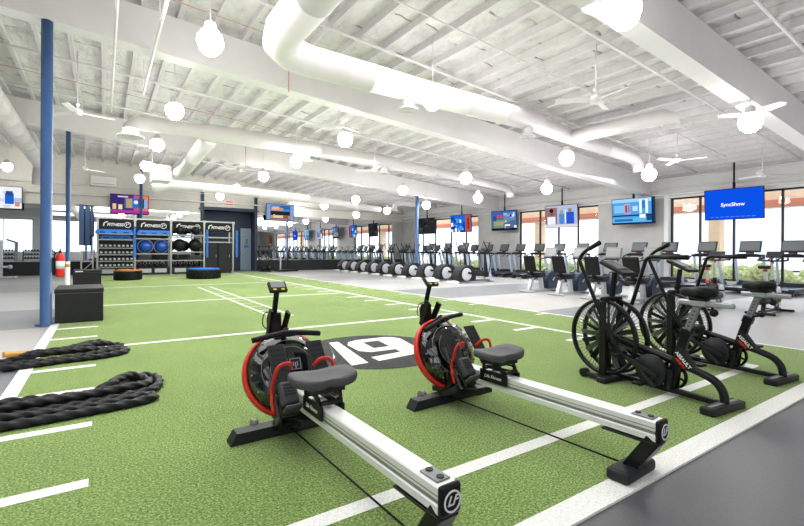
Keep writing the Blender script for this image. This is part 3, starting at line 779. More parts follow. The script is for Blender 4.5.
# ------------------------------------------------------------------ treadmills facing the windows
FX = -pi / 2            # local +y turned to face the window wall
def make_treadmill(label, loc):
    t = thing('treadmill', label, 'treadmill', loc, FX, 'treadmills in the row facing the windows')
    b = mbm(M['belt']); b.box((0, .85, .185), (.52, 1.5, .02)); b.build('running_belt', parent=t)
    b = mbm(M['blackm'])
    for s in (-1, 1):
        b.box((s * .34, .85, .17), (.14, 1.62, .10), bev=.02); b.box((s * .30, .05, .10), (.2, .14, .18), bev=.03)
    b.box((0, .9, .11), (.6, 1.5, .07)); b.box((0, .04, .15), (.62, .08, .09), bev=.02); b.build('deck', parent=t)
    b = mbm(M['char']); b.prism([(-.40, .08), (.40, .08), (.40, .22), (.30, .33), (-.30, .33), (-.40, .22)], 1.55, 2.08); b.build('motor_hood', parent=t)
    for s in (-1, 1):
        b = mbm(M['bluemetal']); b.beam((s * .40, 1.70, .10), (s * .38, 1.44, 1.16), .055, .13, .015); b.build('upright', parent=t)
    b = mbm(M['char']); b.box((0, 1.42, 1.17), (.84, .20, .09), bev=.035, seg=3)
    for s in (-1, 1): b.tube([(s * .39, 1.44, 1.17), (s * .39, 1.2, 1.14), (s * .385, .95, 1.02)], .025, 10, smooth_path=4)
    b.tube([(-.3, 1.30, 1.20), (-.2, 1.24, 1.22), (.2, 1.24, 1.22), (.3, 1.30, 1.20)], .02, 8, smooth_path=3)
    b.build('handrail', parent=t)
    b = mbm(M['red']); b.box((0, 1.33, 1.235), (.10, .06, .03), bev=.008); b.build('stop_key', parent=t)
    R = Matrix.Rotation(-radians(20), 4, 'X')
    b = mbm(M['char']); b.box((0, 1.54, 1.47), (.60, .045, .40), R, .02, 3); b.beam((0, 1.47, 1.18), (0, 1.53, 1.36), .22, .06, .02); c = b.build('console', parent=t)
    b = mbm(M['screen']); b.box((0, 1.525, 1.482), (.53, .03, .31), R); b.build('console_screen', parent=c)
    return t
TY = [4.66, 5.76, 7.02, 8.29, 9.42, 10.64, 11.96, 13.16, 14.31, 15.5, 16.6, 17.75, 18.9, 20.05, 21.2, 22.35, 23.5, 24.65, 25.8]
tm = None
for i, y in enumerate(TY):
    lb = 'treadmill facing the windows, %s from the camera end of the treadmill row' % ORD[i + 1]
    if tm is None: tm = make_treadmill(lb, (16.2, y, 0))
    else: dup(tm, None, (16.2, y, 0), FX, lb)

# ------------------------------------------------------------------ ellipticals
def make_elliptical(label, loc):
    t = thing('elliptical_trainer', label, 'elliptical trainer', loc, FX, 'ellipticals in the row along the aisle')
    b = mbm(M['whitepl']); b.box((0, -.06, .04), (.66, .13, .075), bev=.02); b.box((0, .05, .06), (.2, .2, .07), bev=.02); b.build('base_foot', parent=t); b = mbm(M['lgrey']); b.box((0, 1.98, .035), (.5, .09, .06), bev=.02); b.build('base_foot', parent=t)
    b = mbm(M['grey']); b.box((0, 1.0, .08), (.09, 1.9, .08), bev=.01); b.build('base_beam', parent=t)
    pr = [(.06, .10), (.08, .32), (.16, .50), (.32, .64), (.52, .71), (.74, .71), (.92, .60), (1.0, .40), (.98, .10)]
    b = mbm(M['char']); b.loft([[(-.24, y, z) for y, z in pr], [(.24, y, z) for y, z in pr]], smooth=False)
    bmesh.ops.bevel(b.bm, geom=b.bm.edges[:], offset=.025, segments=2, affect='EDGES'); b.build('drive_housing', parent=t)
    for s in (-1, 1):
        b = mbm(M['disc']); b.lathe([(0, s * .275), (.22, s * .275), (.25, s * .262), (.255, s * .235)], 28, Matrix.Translation((0, .46, .35)) @ Matrix.Rotation(pi / 2, 4, 'Y')); b.build('disc_cover', parent=t)
    for s in (-1, 1):
        b = mbm(M['blackm']); b.beam((s * .29, .50, .42), (s * .27, 1.62, .26), .05, .08, .015); b.box((s * .20, 1.18, .36), (.17, .40, .05), bev=.02)
        b.beam((s * .20, 1.34, .38), (s * .20, 1.38, .46), .16, .02); b.build('pedal_arm', parent=t)
        b = mbm(M['char']); b.tube([(s * .27, 1.62, .26), (s * .30, 1.70, .75), (s * .30, 1.66, 1.15), (s * .28, 1.50, 1.45), (s * .25, 1.40, 1.62), (s * .22, 1.42, 1.70)], .022, 10, smooth_path=4); b.build('handle_arm', parent=t)
        b = mbm(M['bluemetal']); b.beam((s * .17, 1.86, .08), (s * .10, 1.72, 1.18), .05, .12, .012); b.build('upright', parent=t)
    b = mbm(M['char']); b.box((0, 1.68, 1.22), (.40, .22, .12), bev=.04, seg=3); b.beam((0, 1.74, .2), (0, 1.72, 1.2), .12, .1, .02)
    b.tube([(-.16, 1.60, 1.24), (-.17, 1.50, 1.30), (0, 1.46, 1.31), (.17, 1.50, 1.30), (.16, 1.60, 1.24)], .018, 8, smooth_path=4); b.build('mast', parent=t)
    R = Matrix.Rotation(-radians(22), 4, 'X')
    b = mbm(M['char']); b.box((0, 1.72, 1.48), (.44, .045, .38), R, .025, 3); c = b.build('console', parent=t)
    b = mbm(M['screen']); b.box((0, 1.705, 1.50), (.36, .03, .26), R); b.build('console_screen', parent=c)
    return t
el = None; n = 10
for i in range(n):
    y = 13.48 + 1.32 * i
    lb = 'dark elliptical with pale disc, %s from the camera end of the elliptical row' % ORD[i + 1]
    if el is None: el = make_elliptical(lb, (11.55, y, 0))
    else: dup(el, None, (11.55 + .07 * i, y, 0), FX, lb)

# ------------------------------------------------------------------ recumbent bikes
def make_recumbent(label, loc):
    t = thing('recumbent_bike', label, 'exercise bike', loc, FX, 'recumbent bikes behind the air bikes')
    b = mbm(M['lgrey']); b.box((0, .05, .035), (.56, .10, .06), bev=.02); b.box((0, 1.45, .035), (.5, .10, .06), bev=.02); b.box((0, .75, .06), (.10, 1.4, .07), bev=.015); b.build('base', parent=t)
    for A, B in (((0, .14, .06), (0, .30, .50)), ((0, .75, .06), (0, .68, .46))):
        b = mbm(M['silver']); b.beam(A, B, .12, .10, .015); b.build('seat_support', parent=t)
    b = mbm(M['char']); b.box((0, .48, .50), (.16, .70, .08), bev=.02); b.build('seat_track', parent=t)
    b = mbm(M['black']); b.box((0, .48, .58), (.42, .42, .09), bev=.04, seg=3); b.build('seat', parent=t)
    b = mbm(M['black']); b.box((0, .17, .90), (.42, .08, .52), Matrix.Rotation(radians(14), 4, 'X'), .04, 3); b.beam((0, .30, .50), (0, .20, .80), .1, .05); b.build('backrest', parent=t)
    for s in (-1, 1):
        b = mbm(M['char']); b.tube([(s * .10, .35, .52), (s * .29, .40, .55), (s * .30, .48, .70), (s * .30, .66, .74)], .016, 8, smooth_path=4); b.build('side_handle', parent=t)
    b = mbm(M['navy']); pr = [(.86, .10), (.84, .35), (.95, .58), (1.15, .66), (1.36, .56), (1.42, .30), (1.40, .10)]
    b.loft([[(-.15, y, z) for y, z in pr], [(.15, y, z) for y, z in pr]], smooth=False); bmesh.ops.bevel(b.bm, geom=b.bm.edges[:], offset=.03, segments=2, affect='EDGES'); b.build('drive_housing', parent=t)
    for s, dy, dz in ((1, .1, .12), (-1, -.1, -.12)):
        b = mbm(M['lgrey']); b.beam((s * .17, 1.08, .36), (s * .18, 1.08 + dy, .36 + dz), .02, .04); b.mat(M['black']); b.box((s * .23, 1.08 + dy, .36 + dz), (.10, .10, .03)); b.build('pedal', parent=t)
    b = mbm(M['silver']); b.beam((0, 1.30, .6), (0, 1.22, 1.12), .08, .06, .01); b.build('console_post', parent=t)
    b = mbm(M['char']); b.tube([(-.24, .98, 1.02), (-.2, 1.12, 1.06), (0, 1.2, 1.06), (.2, 1.12, 1.06), (.24, .98, 1.02)], .018, 8, smooth_path=4); b.build('handlebar', parent=t)
    R = Matrix.Rotation(-radians(18), 4, 'X')
    b = mbm(M['grey']); b.box((0, 1.20, 1.24), (.46, .05, .34), R, .02, 3); c = b.build('console', parent=t)
    b = mbm(M['screenl']); b.box((0, 1.183, 1.25), (.40, .03, .25), R); b.build('console_screen', parent=c)
    return t
rb = None
for i, (x, y) in enumerate(((10.75, 6.0), (10.75, 7.07), (10.85, 8.2), (10.9, 9.3))):
    lb = ['recumbent bike seen behind the air bikes, first of four from the camera end', 'recumbent bike with tall black backrest, second of four from the camera end',
          'recumbent bike with tall black backrest, third of four from the camera end', 'recumbent bike at the aisle end, last of the four toward the ellipticals'][i]
    if rb is None: rb = make_recumbent(lb, (x, y, 0))
    else: dup(rb, None, (x, y, 0), FX, lb)

# ------------------------------------------------------------------ spin bikes
def make_spin(label, loc):
    t = thing('spin_bike', label, 'exercise bike', loc, FX, 'spin bikes beyond the air bikes')
    b = mbm(M['blackm']); b.box((0, .04, .03), (.52, .07, .05), bev=.015); b.box((0, 1.14, .03), (.52, .07, .05), bev=.015)
    b.beam((0, .05, .06), (0, 1.12, .06), .07, .05); b.beam((0, .2, .08), (0, .42, .62), .07, .07, .01); b.beam((0, 1.0, .08), (0, .72, .70), .07, .07, .01); b.beam((0, .35, .52), (0, .80, .52), .06, .08, .01); b.build('frame', parent=t)
    b = mbm(M['char']); b.box((-.0, .55, .28), (.16, 1.0, .17), bev=.07, seg=3); b.build('chain_guard', parent=t)
    b = mbm(M['silver']); b.lathe([(0, -.03), (.2, -.03), (.23, -.02), (.23, .02), (.2, .03), (0, .03)], 28, Matrix.Translation((0, 1.0, .32)) @ Matrix.Rotation(pi / 2, 4, 'Y')); b.build('flywheel', parent=t)
    b = mbm(M['silver']); b.beam((0, .40, .60), (0, .32, .92), .04, .06); b.build('seat_post', parent=t)
    b = mbm(M['black']); b.box((0, .26, .97), (.2, .16, .07), bev=.03); b.box((0, .38, .97), (.09, .2, .06), bev=.025); b.build('saddle', parent=t)
    b = mbm(M['red']); b.box((0, .33, .90), (.08, .10, .04), bev=.01); b.box((0, .40, .63), (.09, .09, .05), bev=.01); b.build('adjust_lever', parent=t)
    b = mbm(M['silver']); b.beam((0, .74, .68), (0, .68, 1.08), .045, .06); b.build('bar_post', parent=t)
    b = mbm(M['black']); b.tube([(-.2, .92, 1.16), (-.24, .72, 1.11), (0, .64, 1.1), (.24, .72, 1.11), (.2, .92, 1.16)], .018, 8, smooth_path=4); b.tube([(-.08, .68, 1.1), (-.08, .95, 1.17)], .015); b.tube([(.08, .68, 1.1), (.08, .95, 1.17)], .015); b.build('handlebar', parent=t)
    b = mbm(M['red']); b.box((0, .70, 1.06), (.06, .08, .05), bev=.01); b.build('bar_clamp', parent=t)
    b = mbm(M['char']); b.box((0, .86, 1.23), (.30, .03, .16), Matrix.Rotation(-radians(35), 4, 'X'), .015); b.build('console', parent=t)
    for s, dy, dz in ((1, .08, .12), (-1, -.08, -.12)):
        b = mbm(M['grey']); b.beam((s * .11, .56, .30), (s * .12, .56 + dy, .30 + dz), .02, .03); b.mat(M['black']); b.box((s * .17, .56 + dy, .30 + dz), (.09, .09, .03)); b.build('pedal', parent=t)
    return t
sb = make_spin('spin bike with red levers seen above the first air bike saddle', (10.9, 4.45, 0))
dup(sb, None, (11.1, 3.45, 0), FX, 'spin bike with red levers, the one nearer the blue television')

# ------------------------------------------------------------------ televisions
def make_tv(label, loc, rz, w, h, art, tilt, drop, group, lit=True):
    """screen faces local -y; art = list of (x0, x1, y0, y1, colour) in 0..1, or circles (cx, cy, r, colour)"""
    t = thing('television', label, 'television', loc, rz, group)
    R = Matrix.Rotation(radians(tilt), 4, 'X')
    b = mbm(M['black']); b.box(R @ Vector((0, .0, 0)), (w, .05, h), R, .008); b.box(R @ Vector((0, .05, 0)), (w * .6, .06, h * .6), R, .02); b.build('casing', parent=t)
    b = MB()
    k = 0
    for q in art:
        y = -.0265 - .0004 * k; k += 1
        if len(q) == 5:
            x0, x1, z0, z1 = [(v - .5) for v in q[:4]]; X = w - .05; Z = h - .05
            b.mat(scr(q[4])); b.quad([R @ Vector((x0 * X, y, z0 * Z)), R @ Vector((x1 * X, y, z0 * Z)), R @ Vector((x1 * X, y, z1 * Z)), R @ Vector((x0 * X, y, z1 * Z))])
        else:
            X = w - .05; Z = h - .05; b.mat(scr(q[3])); c = Vector(((q[0] - .5) * X, y, (q[1] - .5) * Z))
            ry = q[2] * Z; b.quad([R @ (c + Vector((cos(a * pi / 8) * ry * (q[4] if len(q) == 6 else 1), 0, sin(a * pi / 8) * ry * (q[5] if len(q) == 6 else 1)))) for a in range(16)])
    sc = b.build('screen', parent=t)
    if drop == 'wall':
        b = mbm(M['blackm']); b.box((0, .15, 0), (.3, .27, .25)); b.build('wall_bracket', parent=t)
    else:
        b = mbm(M['blackm']); b.cyl((0, .06, 0), (0, .06, drop - loc[2] - .0), .03); b.box((0, .06, drop - loc[2] - .04), (.14, .14, .04)); b.cyl((0, .06, .2), (0, .06, .75), .045); b.build('ceiling_pole', parent=t)
    return t, sc
rnd = random.Random(3)
def mosaic(base, cols, n, x0=0, x1=1, y0=0, y1=1):
    a = [(0, 1, 0, 1, base)] if base else []
    for _ in range(n):
        cx = rnd.uniform(x0, x1); cy = rnd.uniform(y0, y1); w = rnd.uniform(.03, .12); h = rnd.uniform(.04, .14)
        a.append((max(x0, cx - w), min(x1, cx + w), max(y0, cy - h), min(y1, cy + h), rnd.choice(cols)))
    return a
ART = {
 6.38: [(0, 1, 0, 1, '0a4fe0')],
 9.9: [(0, 1, 0, 1, '4f9fe0'), (0, 1, .86, 1, '9fd0f4'), (0, 1, .30, .36, '1a3a66'), (.05, .3, .45, .75, '86c0ee'), (.3, .45, .4, .8, 'c9a0b8'), (.32, .37, .45, .75, '8a4f70'), (.39, .43, .45, .75, '6f86b8'), (.5, .62, .5, .7, 'b8dcf6'),
       (.66, .72, .4, .95, 'e8f4fc'), (.72, .8, .6, .9, '2a78c8'), (.8, .86, .4, .95, 'e8f4fc'), (0, 1, .06, .24, '62b4ea'), (.66, .8, .22, .36, 'f4f4f4'), (.82, .95, .1, .3, '204a80'), (.05, .5, .1, .2, '2f6fb0'), (.0, 1, 0, .05, '12264a'), (.94, 1, 0, 1, '143058')],
 13.35: [(0, 1, 0, 1, 'b8bdd0'), (0, .38, .14, .92, '8f6f78'), (.06, .32, .14, .5, 'e8ecf2'), (.2, .66, .13, '8a5a48', .8, 1), (.2, .78, .12, '241c1e', .9, .8), (.40, .96, .14, .92, 'a6bcdc'), (.44, .60, .14, .62, '4f86d0'), (.52, .70, .09, 'b89080'),
         (.66, .90, .14, .68, '2a55c8'), (.78, .76, .09, '9a7464'), (.62, .66, .2, .8, 'e0e6f0'), (0, 1, 0, .13, 'd4d6dc')],
 17.0: [(0, 1, 0, 1, '4a6a90'), (.08, .62, .12, .55, '7a8a6a'), (.1, .55, .25, .45, '94a080'), (.0, 1, .78, 1, '3a5fa8'), (.24, .44, .66, .8, 'd83a5a'), (.5, .66, .7, .86, 'a8c4ea'), (.05, .2, .5, .75, '2a4a8a')] + mosaic(None, ['e8eef8', '2a4fa8', '6a84a8', '1a2a4a', '8ab0e8', 'f0f4fa'], 20, .5, 1, .1, .9) + [(0, 1, 0, .1, '101a2c')],
 20.5: mosaic('1f66cc', ['3f92ec', '1248a0', 'e8f2fc', '5aa8f0', '0c3070'], 22, 0, .72) + [(.74, .97, 0, 1, 'b84a38'), (.82, .92, .2, .8, '8a3020')],
 24.0: mosaic('26292c', ['1a1c1e', '3a4038', '2f3334', '464a3c'], 16),
}
TL = {6.38: 'big television showing a plain blue screen with white lettering', 9.9: 'television showing pale blue sports graphics, hung over the grey wall panel',
      13.35: 'television showing three people, one in white and two in blue', 17.0: 'television showing a field with blue and red scoreboard graphics',
      20.5: 'television with blue picture and dull red side strip', 24.0: 'dark television, the farthest from the camera on the window side'}
for y, art in ART.items():
    o, sc = make_tv(TL[y], (18.12, y, 2.96), -pi / 2 + radians(5), 1.72, 1.08, art, 4, cz(18.12) - .05, 'televisions along the window wall')
    if y == 6.38:
        mt = Matrix.Translation((-.02, -.034, -.02)) @ FACE_NY
        text_mesh('SyncShow', .17, scr('ffffff'), 'screen_lettering', o, mt, .1, .001, .003)
        b = mbm(scr('6fa0f4'))
        for k in range(9): b.box((-.62 + k * .15, -.0, -.44), (.10, .008, .014), bev=0)
        bmesh.ops.translate(b.bm, verts=b.bm.verts[:], vec=(0, -.028 + .0, .0)); b.build('screen_caption', parent=o)
purple = [(0, 1, 0, 1, '5a2a78'), (0, .35, .5, 1, '3a2a6a'), (.6, 1, .0, 1, 'c0508a'), (.85, 1, 0, 1, 'e0765a'), (0, 1, 0, .16, 'a83a98'), (.0, .4, .16, .42, '2a3a78'), (.05, .14, .2, .5, 'e8c08a'), (.2, .3, .2, .46, 'f0d8a0'), (.36, .9, .28, .84, '4a6a98'),
          (.4, .56, .3, .8, 'b09a70'), (.56, .76, .34, .8, '2f6fc0'), (.66, .62, .10, 'f0f2f4'), (.74, .88, .34, .78, '2a3a5a'), (.88, .96, .3, .8, '7ab0e0'), (.18, .45, .86, .93, 'd8c8e8')]
make_tv('television with purple and orange picture, above the storage rig', (1.16, YB - .3, 3.65), 0, 1.74, 1.0, purple, 3, 'wall', 'televisions on the back wall')
photo = [(0, 1, 0, 1, '7f98c8'), (.14, .86, .06, .94, '1d2430'), (.15, .85, .52, .93, '3f86d8'), (.5, .85, .7, .93, '2a62b0'), (.15, .6, .60, .78, 'd88868'), (.2, .45, .66, .84, 'e8b098'), (.15, .85, .44, .56, '203018'), (.15, .85, .1, .3, 'c8906a'), (.25, .6, .14, .36, 'e8c8a0'), (.6, .8, .12, .28, '8a5a40'), (.3, .7, .30, .36, '401f18')]
make_tv('television with blue side bars showing a coastal photo, beside the niche', (9.18, YB - .3, 3.65), 0, 1.78, 1.02, photo, 3, 'wall', 'televisions on the back wall')
winter = mosaic('e8eaf0', ['c8d4ea', 'f6f8fa', 'a8bcd8', '5f7fb0'], 10) + [(.66, .84, .2, .7, '1f5fc8'), (.68, .82, .6, .8, '2a4a8a'), (.86, .96, .1, .3, 'd08a70'), (.1, .3, .1, .5, '9ab0d0')]
make_tv('television with bright snowy picture, on the mirror wall near the corner machine', (-4.05, YB - .3, 3.66), 0, 1.8, 1.05, winter, 3, 'wall', 'televisions on the back wall')

# exit sign
t = thing('exit_sign', 'small red exit sign on the wall above the navy niche', 'sign', (6.2, YB - .06, 4.05))
b = mbm(M['whitepl']); b.box((0, .03, 0), (.44, .06, .30), bev=.01); b.build('casing', parent=t)
b = mbm(M['exitred']); b.box((0, -.004, 0), (.38, .01, .24)); b.build('face', parent=t)
text_mesh('EXIT', .17, M['whitepl'], 'sign_lettering', t, Matrix.Translation((0, -.011, 0)) @ FACE_NY, 0, .001, .004)

# ------------------------------------------------------------------ storage rig at the far end
RY0, RY1 = 25.6, 26.5
PX = [-.22, 1.31, 2.90, 4.48, 5.96]
t = thing('storage_rig', 'silver four-bay storage rig with black name banners across the top', 'storage rack', (0, 0, 0))
RIG = t
for i, x in enumerate(PX):
    for y in (RY0, RY1):
        b = mbm(M['steel']); b.box((x, y, 1.38), (.085, .085, 2.76), bev=.006); b.box((x, y, 2.76), (.15, .15, .14), bev=.01); b.box((x, y, .02), (.16, .16, .03)); b.build('post', parent=t)
b = mbm(M['steel'])
for y in (RY0, RY1): b.box((2.87, y, 2.79), (6.2, .06, .06))
for x in PX: b.box((x, (RY0 + RY1) / 2, 2.79), (.06, RY1 - RY0, .06))
b.build('top_frame', parent=t)
for i in range(4):
    xa, xb = PX[i] + .05, PX[i + 1] - .05; xm = (xa + xb) / 2; w = xb - xa
    b = mbm(M['black']); b.box((xm, RY0 - .01, 2.5), (w, .03, .50)); bn = b.build('banner', parent=t)
    text_mesh('FITNESS', .19, M['whitepl'], 'banner_lettering', bn, Matrix.Translation((xm - .06, RY0 - .03, 2.47)) @ FACE_NY, .2, .001, .006)
    b = mbm(M['whitepl']); mt = Matrix.Translation((xm + .45, RY0 - .03, 2.48)) @ Matrix.Rotation(pi / 2, 4, 'X')
    b.lathe([(.14, 0), (.14, .004), (.112, .004), (.112, 0)], 24, mt, False, True)
    b.mat(M['whitepl']); b.beam((xm - .50, RY0 - .03, 2.56), (xm - .36, RY0 - .03, 2.615), .01, .05); b.beam((xm - .53, RY0 - .03, 2.40), (xm - .50, RY0 - .03, 2.56), .01, .05)
    b.build('banner_ring', parent=bn)
    text_mesh('19', .17, M['whitepl'], 'banner_lettering', bn, Matrix.Translation((xm + .45, RY0 - .031, 2.48)) @ FACE_NY, 0, .001, .006)
    zs = [[1.75, 1.34, 1.02, .70, .40], [1.82, 1.06, .72], [2.02, 1.16, .72], [1.95, 1.70]][i]
    for z in zs:
        b = mbm(M['steel']); b.box((xm, RY0 + .02, z), (w, .05, .05)); b.box((xm, RY1 - .3, z), (w, .05, .05))
        for k in range(5): b.box((xa + w * (k + .5) / 5, (RY0 + RY1) / 2 - .15, z), (.03, RY1 - RY0 - .3, .03))
        b.build('shelf', parent=t)
    if i < 3:
        if i < 2: b = mbm(M['dgrey']); b.box((xm, RY1 - .02, 1.3), (w, .02, 1.9)); b.build('added_dark_panel', parent=t)  # added dark sheet, imitates the dark mirror reflection behind these bays
        b = mbm(M['char']); b.box((xm, RY0 + .3, .2), (w, .5, .36), bev=.01); bx = b.build('plinth', parent=t)
        b = mbm(M['lgrey'])
        for k in (-1, 1): b.box((xm + k * w * .23, RY0 + .045, .22), (w * .36, .012, .2))
        b.build('plinth_panel', parent=bx)
# dumbbells on the first bay
b = mbm(M['dgrey'])
for s in (-1, 1): b.lathe([(0, -.08), (.07, -.08), (.083, -.06), (.083, .06), (.07, .08), (0, .08)], 8, Matrix.Translation((s * .14, 0, .083)) @ Matrix.Rotation(pi / 2, 4, 'Y'))
b.mat(M['silver']); b.cyl((-.23, 0, .083), (.23, 0, .083), .02, seg=8)
for s in (-1, 1): b.lathe([(0, .082 * s), (.06, .082 * s), (.06, .09 * s), (0, .09 * s)], 8, Matrix.Translation((s * .14, 0, .083)) @ Matrix.Rotation(pi / 2, 4, 'Y'))
db = b.build('dumbbell'); k = 0
rows = [(1.365, 'top'), (1.045, 'second'), (.725, 'third'), (.425, 'lowest')]
for z, nm in rows:
    for j in range(8):
        o = db if k == 0 else db.copy()
        if k: COL.objects.link(o)
        k += 1; o.location = (-.07 + j * .1755, RY0 + .0 + (.05 if j % 2 else 0), z); o.rotation_euler = (0, 0, pi / 2 + rnd.uniform(-.02, .02))
        tag(o, 'dark dumbbell on the %s shelf of the rig, %s from the left post' % (nm, ORD[j + 1]), 'dumbbell', 'dumbbells in the first bay of the storage rig')
# blue steps / rolled mats lying on the bays
def bluepad(xm, z, w, y, label):
    tt = thing('step_platform', label, 'step platform', (xm, y, z), 0, 'bright blue platforms on the storage rig')
    b = mbm(M['blue']); pr = [(-w / 2, 0), (w / 2, 0), (w / 2, .1), (w / 2 - .08, .2), (-w / 2 + .08, .2), (-w / 2, .1)]
    b.prism(pr, -.2, .25); b.build('body', parent=tt)
    for s in (-.32, 0, .32):
        b = mbm(M['navy']); b.box((s * w, -.203, .06), (.22, .01, .05), bev=.004); b.build('hand_slot', parent=tt)
bluepad(.44, 2.027, 1.5, RY0 - .31, 'bright blue step lying across the first rig bay, the upper one')
bluepad(.52, 1.777, 1.25, RY0 + .1, 'bright blue step in the first rig bay, the lower one')
bluepad(2.10, 2.027, 1.42, RY0 - .31, 'bright blue step lying across the second rig bay')
b = mbm(M['steel']); 
for x in (.52, 2.08): b.box((x, RY0 - .13, 2.01), (1.40, .7, .03))
b.build('shelf', parent=RIG)
# vertical blue bands
for x, lb in ((1.30, 'bright blue strap hanging between first and second rig bays'), (4.62, 'bright blue strap hanging beside the black ball bay'), (6.14, 'bright blue strap at the niche end of the rig')):
    o = thing('hanging_strap', lb, 'strap', (x, RY0 - .08, 0), 0, 'blue straps hanging on the rig')
    b = mbm(M['blue']); b.box((0, 0, 1.62), (.10, .03, 1.5), bev=.01); b.build('band', parent=o)
    b = mbm(M['blackm']); b.box((0, 0, 2.38), (.13, .05, .05)); b.build('hook', parent=o)
# half-ball trainers, medicine and stability balls
def ball(name, c, r, m, label, cat, group, strap=False):
    o = thing(name, label, cat, c, 0, group)
    b = mbm(m); b.sph((0, 0, 0), r, 22); b.build('shell', parent=o)
    b = mbm(M['dgrey'] if not strap else M['lgrey'])
    if strap: b.lathe([(r * 1.0, -.03), (r * 1.06, -.03), (r * 1.06, .03), (r * 1.0, .03)], 26, Matrix.Rotation(pi / 2, 4, 'X') @ Matrix.Translation((0, 0, .02)), True, True)
    else: b.lathe([(.03, r * .985), (.03, r * 1.01), (0, r * 1.01)], 12, Matrix.Rotation(radians(70), 4, 'X'))
    b.build('rim' if strap else 'valve_plug', parent=o)
for x, s in ((1.765, 'near the strap'), (2.475, 'near the black balls')): ball('balance_dome', (x, RY0 + .12, 1.437), .33, M['bosu'], 'royal blue balance dome with pale rim, %s' % s, 'balance dome', 'blue balance domes in the second rig bay', True)
ball('slam_ball', (2.52, RY0 + .1, 1.917), .07, M['black'], 'small black ball above the blue balance domes', 'ball', 'balls on the rig')
for x, z, r, s in ((3.28, 2.268, .22, 'upper shelf, strap side of blue dome bay'), (4.02, 2.268, .22, 'upper shelf, niche side'), (3.30, 1.518, .33, 'middle shelf, strap side of blue dome bay'), (4.03, 1.518, .33, 'middle shelf, niche side')):
    ball('stability_ball', (x, RY0 - .0 + (0 if r > .3 else -.27), z), r, M['black'], ('large' if r > .3 else 'small') + ' black exercise ball on the third bay, ' + s, 'ball', 'balls on the rig')
b = mbm(M['steel']); b.box((3.68, RY0 - .17, 2.03), (1.45, .66, .03)); b.build('shelf', parent=RIG)
# folded mats and kettlebells lower down
for i, (x, z, m, lb) in enumerate(((3.35, .747, 'black', 'folded black mat low in the third rig bay, strap side'), (4.05, .747, 'dgrey', 'folded dark grey mat low in the third rig bay, niche side'), (1.75, .747, 'dgrey', 'folded dark grey mat below the first blue dome'), (2.45, .747, 'black', 'folded black mat below the second blue dome'))):
    o = thing('folded_mat', lb, 'exercise mat', (x, RY0 + .2, z), 0, 'folded mats low on the rig')
    b = mbm(M[m])
    for k in range(4): b.box((0, .01 * (k % 2), .035 + .065 * k), (.58, .4, .055), bev=.02)
    b.build('layer', parent=o)
b = mbm(M['char']); b.sph((0, 0, .1), .1, 14, (1, 1, .95)); b.lathe([(0, 0), (.07, 0), (.08, .02)], 14)
b.mat(M['silver']); b.tube([(-.06, 0, .16), (-.075, 0, .22), (-.04, 0, .27), (.04, 0, .27), (.075, 0, .22), (.06, 0, .16)], .015, 8, smooth_path=4)
kb = b.build('kettlebell')
KBS = [(x, 1.105, 'second') for x in ()] + [(1.5 + .26 * j, .39, 'second', j) for j in range(5)] + [(3.1 + .26 * j, .39, 'third', j) for j in range(5)]
for n, (x, z, bay, j) in enumerate(KBS):
    o = kb if n == 0 else kb.copy()
    if n: COL.objects.link(o)
    o.location = (x, RY0 + .2, z); tag(o, 'small kettlebell on the plinth of the %s rig bay, %s along' % (bay, ORD[j + 1]), 'kettlebell', 'kettlebells on the rig plinth')
# tall black lockers in the fourth bay
for x, s in ((4.86, 'ball side'), (5.55, 'niche side')):
    o = thing('storage_locker', 'tall black locker panel in the fourth rig bay, %s' % s, 'locker', (x, RY0 + .35, 0), 0, 'black lockers in the rig')
    b = mbm(M['char']); b.box((0, 0, .82), (.66, .5, 1.64), bev=.01); b.build('body', parent=o)
    b = mbm(M['vinyl']); b.box((0, -.258, .84), (.60, .02, 1.52), bev=.006); d = b.build('door', parent=o)
    b = mbm(M['steel']); b.box((.24, -.275, .95), (.02, .02, .14)); b.build('handle', parent=d)
# blue mat panel and silver side frame left of the rig
o = thing('hanging_mat', 'tall folded navy blue mat hanging at the end of the rig', 'exercise mat', (-.72, 26.2, 0))
b = mbm(M['blue_steel']); b.box((-.14, 0, 2.45), (.20, .06, 1.95), bev=.015); b.box((.10, .05, 2.40), (.2, .06, 1.85), bev=.015); b.box((.27, .1, 2.55), (.12, .05, 1.2), bev=.015); b.build('mat_fold', parent=o)
b = mbm(M['blackm']); b.box((0, .06, 3.38), (.7, .04, .04)); b.box((0, .7, 3.38), (.04, 1.3, .04)); b.build('hanger_bar', parent=o)
o = thing('side_frame', 'low silver pipe frame standing left of the storage rig', 'rack', (-.60, 25.7, 0))
b = mbm(M['steel'])
for x in (-.25, .2):
    for y in (0, .5): b.box((x, y, .6), (.05, .05, 1.2))
for z in (.15, .7, 1.18): b.box((-.025, 0, z), (.45, .04, .04)); b.box((-.025, .5, z), (.45, .04, .04)); b.box((-.25, .25, z), (.04, .5, .04)); b.box((.2, .25, z), (.04, .5, .04))
b.beam((-.25, 0, .2), (.2, 0, .68), .03, .03); b.build('pipe_frame', parent=o)
